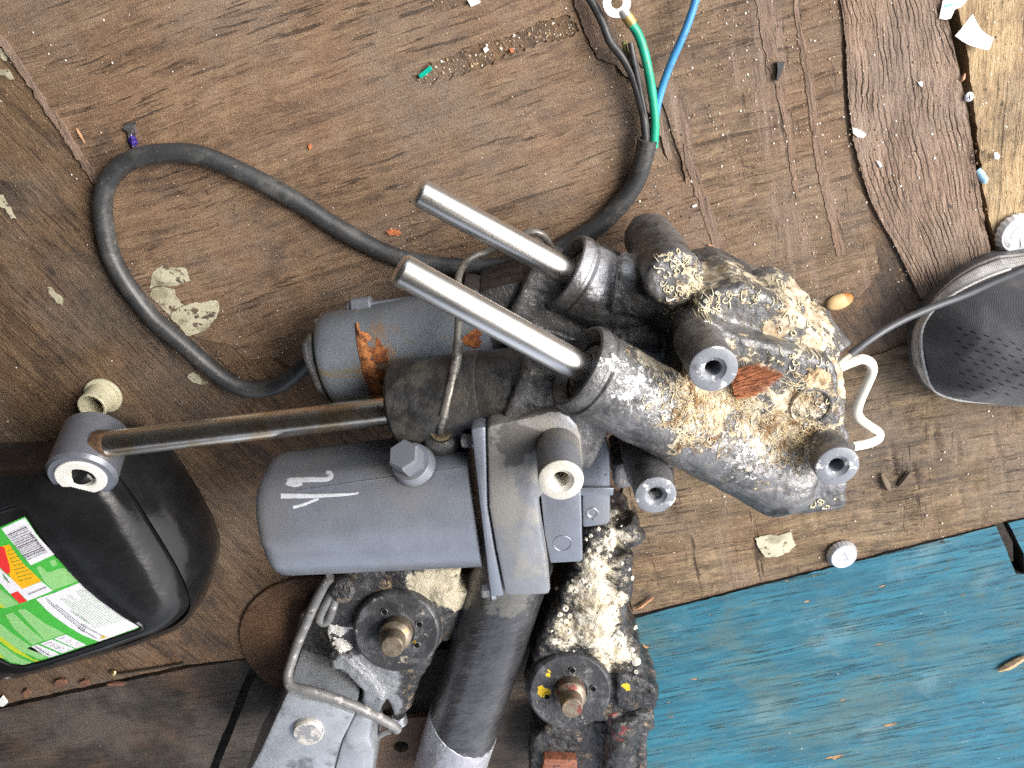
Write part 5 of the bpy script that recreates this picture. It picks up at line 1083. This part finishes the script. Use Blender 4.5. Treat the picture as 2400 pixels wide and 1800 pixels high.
shard('plastic_chip', Z3([(600, 400), (655, 400), (640, 450), (610, 522), (598, 520), (606, 450)]), .003, .0035, plain('black_plastic', (.02, .02, .022), .3), 'pointed black plastic chip on the veneer strip', 'chip')
for k, (px, lb) in enumerate(((Z3([(1095, 825), (1135, 835), (1185, 868), (1172, 890), (1130, 888), (1100, 862)]), 'white plastic chip at the left edge of the ridged veneer'),
        (Z3([(1250, 1042), (1268, 1040), (1290, 1075), (1276, 1084)]), 'narrow white chip lying in the ridged grain'), (Z3([(1518, 532), (1548, 526), (1552, 560), (1535, 558)]), 'tiny white flake high on the ridged veneer'),
        (Z2([(918, 318), (938, 300), (958, 322), (930, 342)]), 'diamond shaped white chip on the sand of the gouge'), (Z3([(2012, 990), (2035, 985), (2052, 1010), (2040, 1032), (2016, 1028)]), 'round white pebble chip on the pale plank'),
        (zz(800, 0, .3617, [(815, 0), (850, -12), (905, 8), (895, 22), (840, 44)]), 'pale stone chip in the small gouge at the upper edge'), (Z3([(58, 1332), (88, 1318), (92, 1334), (66, 1344)]), 'thin white flake near the split strip by the casting'))):
    shard('white_chip', px, .0036 if k in (0, 1, 2) else .0018, .0014, M_chip, lb, 'chip', 'pale chips on the boards')
M_orange = surf('orange_rust_flake', (.42, .13, .05), .8, tone=.3, tones=200, bumps=[(400, .0006)])
shard('rust_flake', zz(880, 400, .2712, [(95, 520), (130, 500), (200, 515), (222, 540), (200, 556), (120, 552)]), .002, .0025, M_orange, 'oblong orange rust flake above the black cable', 'flake', 'orange flakes')
shard('rust_flake', zz(0, 0, .3617, [(1995, 940), (2010, 928), (2025, 950), (2008, 972)]), .002, .0016, M_orange, 'tiny orange flake on the bare veneer above the cable loop', 'flake', 'orange flakes')
shard('rust_flake', Z2([(1085, 315), (1112, 312), (1120, 335), (1100, 345)]), .0015, .002, M_orange, 'orange crumb in the sand of the gouge', 'flake', 'orange flakes')
# nut shell half
p = P(1968, 706, .0035); mb = MB(); e1, e2 = (P(1998, 696, 0) - P(1938, 716, 0)).normalized(), None; e2 = Vector((-e1.y, e1.x, 0)); vs = []; fs = []; NR, NSg = 8, 32
for sgn, k0 in ((1, 1.0), (-1, .90)):
    for i in range(NR + 1):
        q = R(90 * i / NR)
        for j in range(NSg):
            a = 2 * math.pi * j / NSg; vs.append(p + (e1 * math.cos(a) * .0115 + e2 * math.sin(a) * .0066 * (1 - .12 * math.cos(a))) * math.cos(q) * k0 + Vector((0, -.15, .98)) * (.0055 * math.sin(q) * k0))
for s in range(2):
    o_ = s * (NR + 1) * NSg
    for i in range(NR):
        for j in range(NSg): a, b = o_ + i * NSg + j, o_ + i * NSg + (j + 1) % NSg; f = (a, b, b + NSg, a + NSg); fs.append(f if s == 0 else f[::-1])
mb.add(vs, fs); one('nut_shell', mb, surf('tan_nut_shell', (.62, .42, .2), .5, tone=.15, tones=150, layers=[dict(c=(.42, .15, .03), s=40, lo=.6, hi=.8, at=[(P(1995, 695, .006), .009)], k=.5)]), 'half a pale tan nut shell between the casting and the ridges', 'shell', P(1968, 706, 0))
# screw in the gap
p = P(2269, 227, .003); mb = MB(); lathe(mb, p, (.1, .1, 1), [(-.012, 0), (-.011, .0012), (0, .0016), (.0008, .0036), (.0016, .0036), (.0024, .0024), (.0026, 0)], 24)
for a in (20, 110): e = Vector((math.cos(R(a)), math.sin(R(a)), 0)); boxy(mb, p + Vector((0, 0, .0026)), e * .0019, Vector((-e.y, e.x, 0)) * .0004, (0, 0, .0002), 0, 1)
one('screw', mb, [M_steel, M_dark], 'cross head screw standing in the dark gap', 'screw', P(2269, 227, -.01), smooth=30)
# cotton bud end
mb = MB(); tube(mb, [P(2290, 398, -.003), P(2300, 412, -.001), P(2308, 424, .001), P(2312, 429, .001)], [.0028, .0032, .003, .0006], 14); one('plastic_peg', mb, plain('light_blue_plastic', (.30, .55, .78), .35), 'light blue plastic peg poking out of the gap', 'peg', P(2300, 412, -.004))
# foil wrapper
mb = MB(); rg = random.Random(5); pz = zz(0, 0, .3617, [(835, 790), (800, 830), (830, 840), (840, 880), (838, 915), (870, 955), (892, 930), (872, 880), (888, 860), (870, 810), (885, 795)])
ps = PP(pz, .003); [setattr(q, 'z', .002 + rg.uniform(0, .004)) for q in ps]; c = sum(ps, Vector()) / len(ps); c.z = .006
mb.add(ps + [c] + [Vector((q.x, q.y, .0004)) for q in ps], [(i, (i + 1) % 11, 11) for i in range(11)] + [(i, 12 + i, 12 + (i + 1) % 11, (i + 1) % 11) for i in range(11)])
one('foil_wrapper', mb, surf('crumpled_foil', (.20, .19, .20), .25, .7, tone=.4, tones=200, layers=[dict(c=(.05, .03, .22), s=120, lo=.72, hi=.78, at=[(P(314, 330, .003), .008)], k=.6)], bumps=[(200, .001)]), 'crumpled silver and violet foil wrapper above the cable loop', 'wrapper', Vector((c.x, c.y, 0)), smooth=10)
# splinters and twigs
def splinter(a, b, h, r, mat, label, group='wood splinters'):
    mb = MB(); A, B = P(*a, h), P(*b, h + .001); tube(mb, [A, A.lerp(B, .3) + Vector((0, 0, .0004)), A.lerp(B, .7), B], [r * .4, r, r * .8, r * .3], 6); one('splinter', mb, mat, label, 'splinter', A.lerp(B, .5), group)
M_spl = surf('fresh_splinter_wood', (.42, .22, .12), .7, tone=.3, tones=150)
splinter(zz(1250, 500, .2712, [(1510, 268)])[0], zz(1250, 500, .2712, [(1668, 358)])[0], .0035, .0014, M_spl, 'reddish splinter lying near the blind boss')
splinter((179, 300), (199, 336), .0035, .0011, M_spl, 'thin pale splinter in the upper part left of the foil')
splinter((2254, 190), (2262, 172), .004, .0016, M_spl, 'orange splinter sticking out of the ridged veneer edge')
splinter((2340, 1572), (2412, 1535), .004, .0042, surf('twig_wood', (.36, .25, .14), .8, tone=.4, tones=120), 'broken tan twig on the blue plank at the edge', 'wood splinters')
splinter((1490, 1428), (1532, 1400), .0045, .0022, M_spl, 'pale splinter beside the barnacled arm and the blue plank')
for k, (a, b) in enumerate((((2085, 1150), (2065, 1110)), ((2105, 1140), (2135, 1105)))): splinter(a, b, .004, .0032, surf('grey_splinter_wood', (.12, .09, .06), .8, tone=.4), ('dark splinter standing in the broken veneer, leaning to the cap', 'dark splinter in the broken veneer, pointing at the shoe')[k])
# reddish fibre tuft
tuft_root = P(1712, 875, .180); h, nn = drop(tree_body, 1735, 890); mb = MB(); rg = random.Random(8)
hA, hB = drop(tree_body, 1712, 900)[0], drop(tree_body, 1815, 868)[0]; ta_, tb_ = hA + Vector((0, 0, .006)), hB + Vector((0, 0, .008))
for k in range(420):
    t = rg.random(); w_ = .0118 * math.sin(math.pi * min(1, .18 + t * .82)) ** .8; s = rg.uniform(-1, 1); e = (tb_ - ta_).normalized(); f = Vector((-e.y, e.x, 0))
    a = ta_ + (tb_ - ta_) * max(0, t - rg.uniform(.1, .4)) + f * s * w_ * .8 + Vector((0, 0, rg.uniform(-.004, .002) - abs(s) * .003)); b = ta_ + (tb_ - ta_) * min(1.12, t + rg.uniform(.1, .28)) * (1.0 - .12 * abs(s)) + f * s * w_ + Vector((0, 0, rg.uniform(-.003, .003) - abs(s) * .003))
    tube(mb, [a, a.lerp(b, .5) + Vector((rg.uniform(-1, 1), rg.uniform(-1, 1), rg.uniform(0, 1))) * .0008, b], [.0003, .00034, .0001], 4)
pts = [ta_ + (tb_ - ta_) * t + Vector((-(tb_ - ta_).y, (tb_ - ta_).x, 0)).normalized() * s * .0060 * math.sin(math.pi * min(1, .15 + t * .85)) ** .8 - Vector((0, 0, .0065)) for t, s in [(.1, -.6), (.25, -1), (.5, -1), (.7, -1), (.85, -.1), (.85, .1), (.7, 1), (.5, 1), (.25, 1), (.1, .6)]]
prism(mb, pts, (0, 0, -.004), .0008)
one('fibre_tuft', mb, surf('reddish_coir', (.34, .13, .06), .9, tone=.45, tones=200), 'reddish brown fibre tuft caught beside the second threaded boss', 'tuft', ta_)
# round brass bits at the black plank
mb = MB(); lathe(mb, P(266, 1576, .003), (0, .3, 1), [(0, .0032), (.0016, .0034), (.0026, .0022), (.0028, 0)], 18); one('brass_rivet', mb, plain('bright_brass', (.6, .45, .2), .25, .9), 'tiny brass rivet beside the jug and black plank', 'rivet', P(266, 1576, 0))
mb = MB(); tube(mb, spline(PP([(275, 1580), (320, 1573), (390, 1562), (430, 1555)], .002), 4), .0016, 8); one('threaded_rod', mb, plain('dull_steel', (.12, .10, .07), .4, .7), 'thin dull screw lying along the black plank edge', 'screw', P(350, 1570, 0))
for k, (u, v, a, b) in enumerate(((145, 1597, 15, 9), (200, 1598, 11, 8), (65, 1622, 8, 10), (275, 1600, 22, 4))):
    shard('bark_crumb', [(u + a * math.cos(q * .785) * (1 + .2 * math.sin(q * 3.1 + k)), v + b * math.sin(q * .785)) for q in range(8)], .001, .003, surf('brown_crumb', (.16, .075, .045), .8, tone=.35, tones=150), ('largest brown crumb at the black plank edge', 'round brown crumb next to the largest one', 'dark upright crumb by the frame edge', 'long thin brown crumb under the brass rivet')[k], 'crumb', 'brown crumbs')
shard('white_chip', [(0, 1636), (8, 1628), (20, 1644), (10, 1652), (-8, 1648)], .001, .003, M_chip, 'whitish chip at the corner of the black plank', 'chip', 'pale chips on the boards')

# ---------------------------------------------------------------- grit: loose sand and crumbs
rg = random.Random(77); mats = [plain('sand_tan', (.36, .25, .15), .8), plain('sand_brown', (.20, .12, .07), .8), plain('sand_white', (.66, .62, .55), .7), plain('sand_dark', (.05, .04, .035), .8)]
mb = MB()
def crumb(p, r, mi):
    q = rg.uniform(0, 1.5); vs = []
    for d in ((1, 0, 0), (-1, 0, 0), (0, 1, 0), (0, -1, 0), (0, 0, .7), (0, 0, -.3)):
        x, y = d[0] * math.cos(q) - d[1] * math.sin(q), d[0] * math.sin(q) + d[1] * math.cos(q); s = r * rg.uniform(.6, 1.2); vs.append((p.x + x * s, p.y + y * s, p.z + d[2] * s))
    mb.add(vs, [(0, 2, 4), (2, 1, 4), (1, 3, 4), (3, 0, 4), (2, 0, 5), (1, 2, 5), (3, 1, 5), (0, 3, 5)], mi)
zones = [(900, 1380, 40, 215, 900, .0005, .0016), (0, 1400, 0, 1000, 650, .0003, .0010), (1380, 2250, 0, 720, 1900, .0004, .0012), (1480, 2400, 850, 1400, 1300, .0004, .0014), (1500, 2000, 0, 700, 500, .0005, .0012), (2270, 2400, 0, 520, 250, .0004, .0012), (0, 560, 120, 440, 200, .0003, .0010), (880, 1100, 470, 640, 260, .0004, .0012), (500, 700, 690, 920, 260, .0004, .001)]
for k, (u0, u1, v0, v1, n_, r0, r1) in enumerate(zones):
    for i in range(n_):
        u, v = rg.uniform(u0, u1), rg.uniform(v0, v1)
        if k == 0 and not inside((u, v), gouge): continue
        if k and noise.noise(Vector((u * .012, v * .012, k))) < rg.uniform(-.5, .35): continue
        if k == 3 and v > 1425 - (u - 1560) * .25: continue
        h = .0005 if k == 0 else (.0038 if u > 1985 and v < 640 and u < 2300 else (.0036 if k == 3 else .002))
        if inside((u, v), gouge): h = .0004
        r_ = r0 + (r1 - r0) * rg.random() ** 3
        crumb(P(u, v, h), r_, rg.choices((0, 1, 2, 3), (5, 3, 3.2 if r_ > .0005 else 1.2, 1))[0])
o = obj('grit', mb, mats, None, 0); o['kind'] = 'stuff'; o['label'] = 'loose sand and white crumbs scattered over the boards'
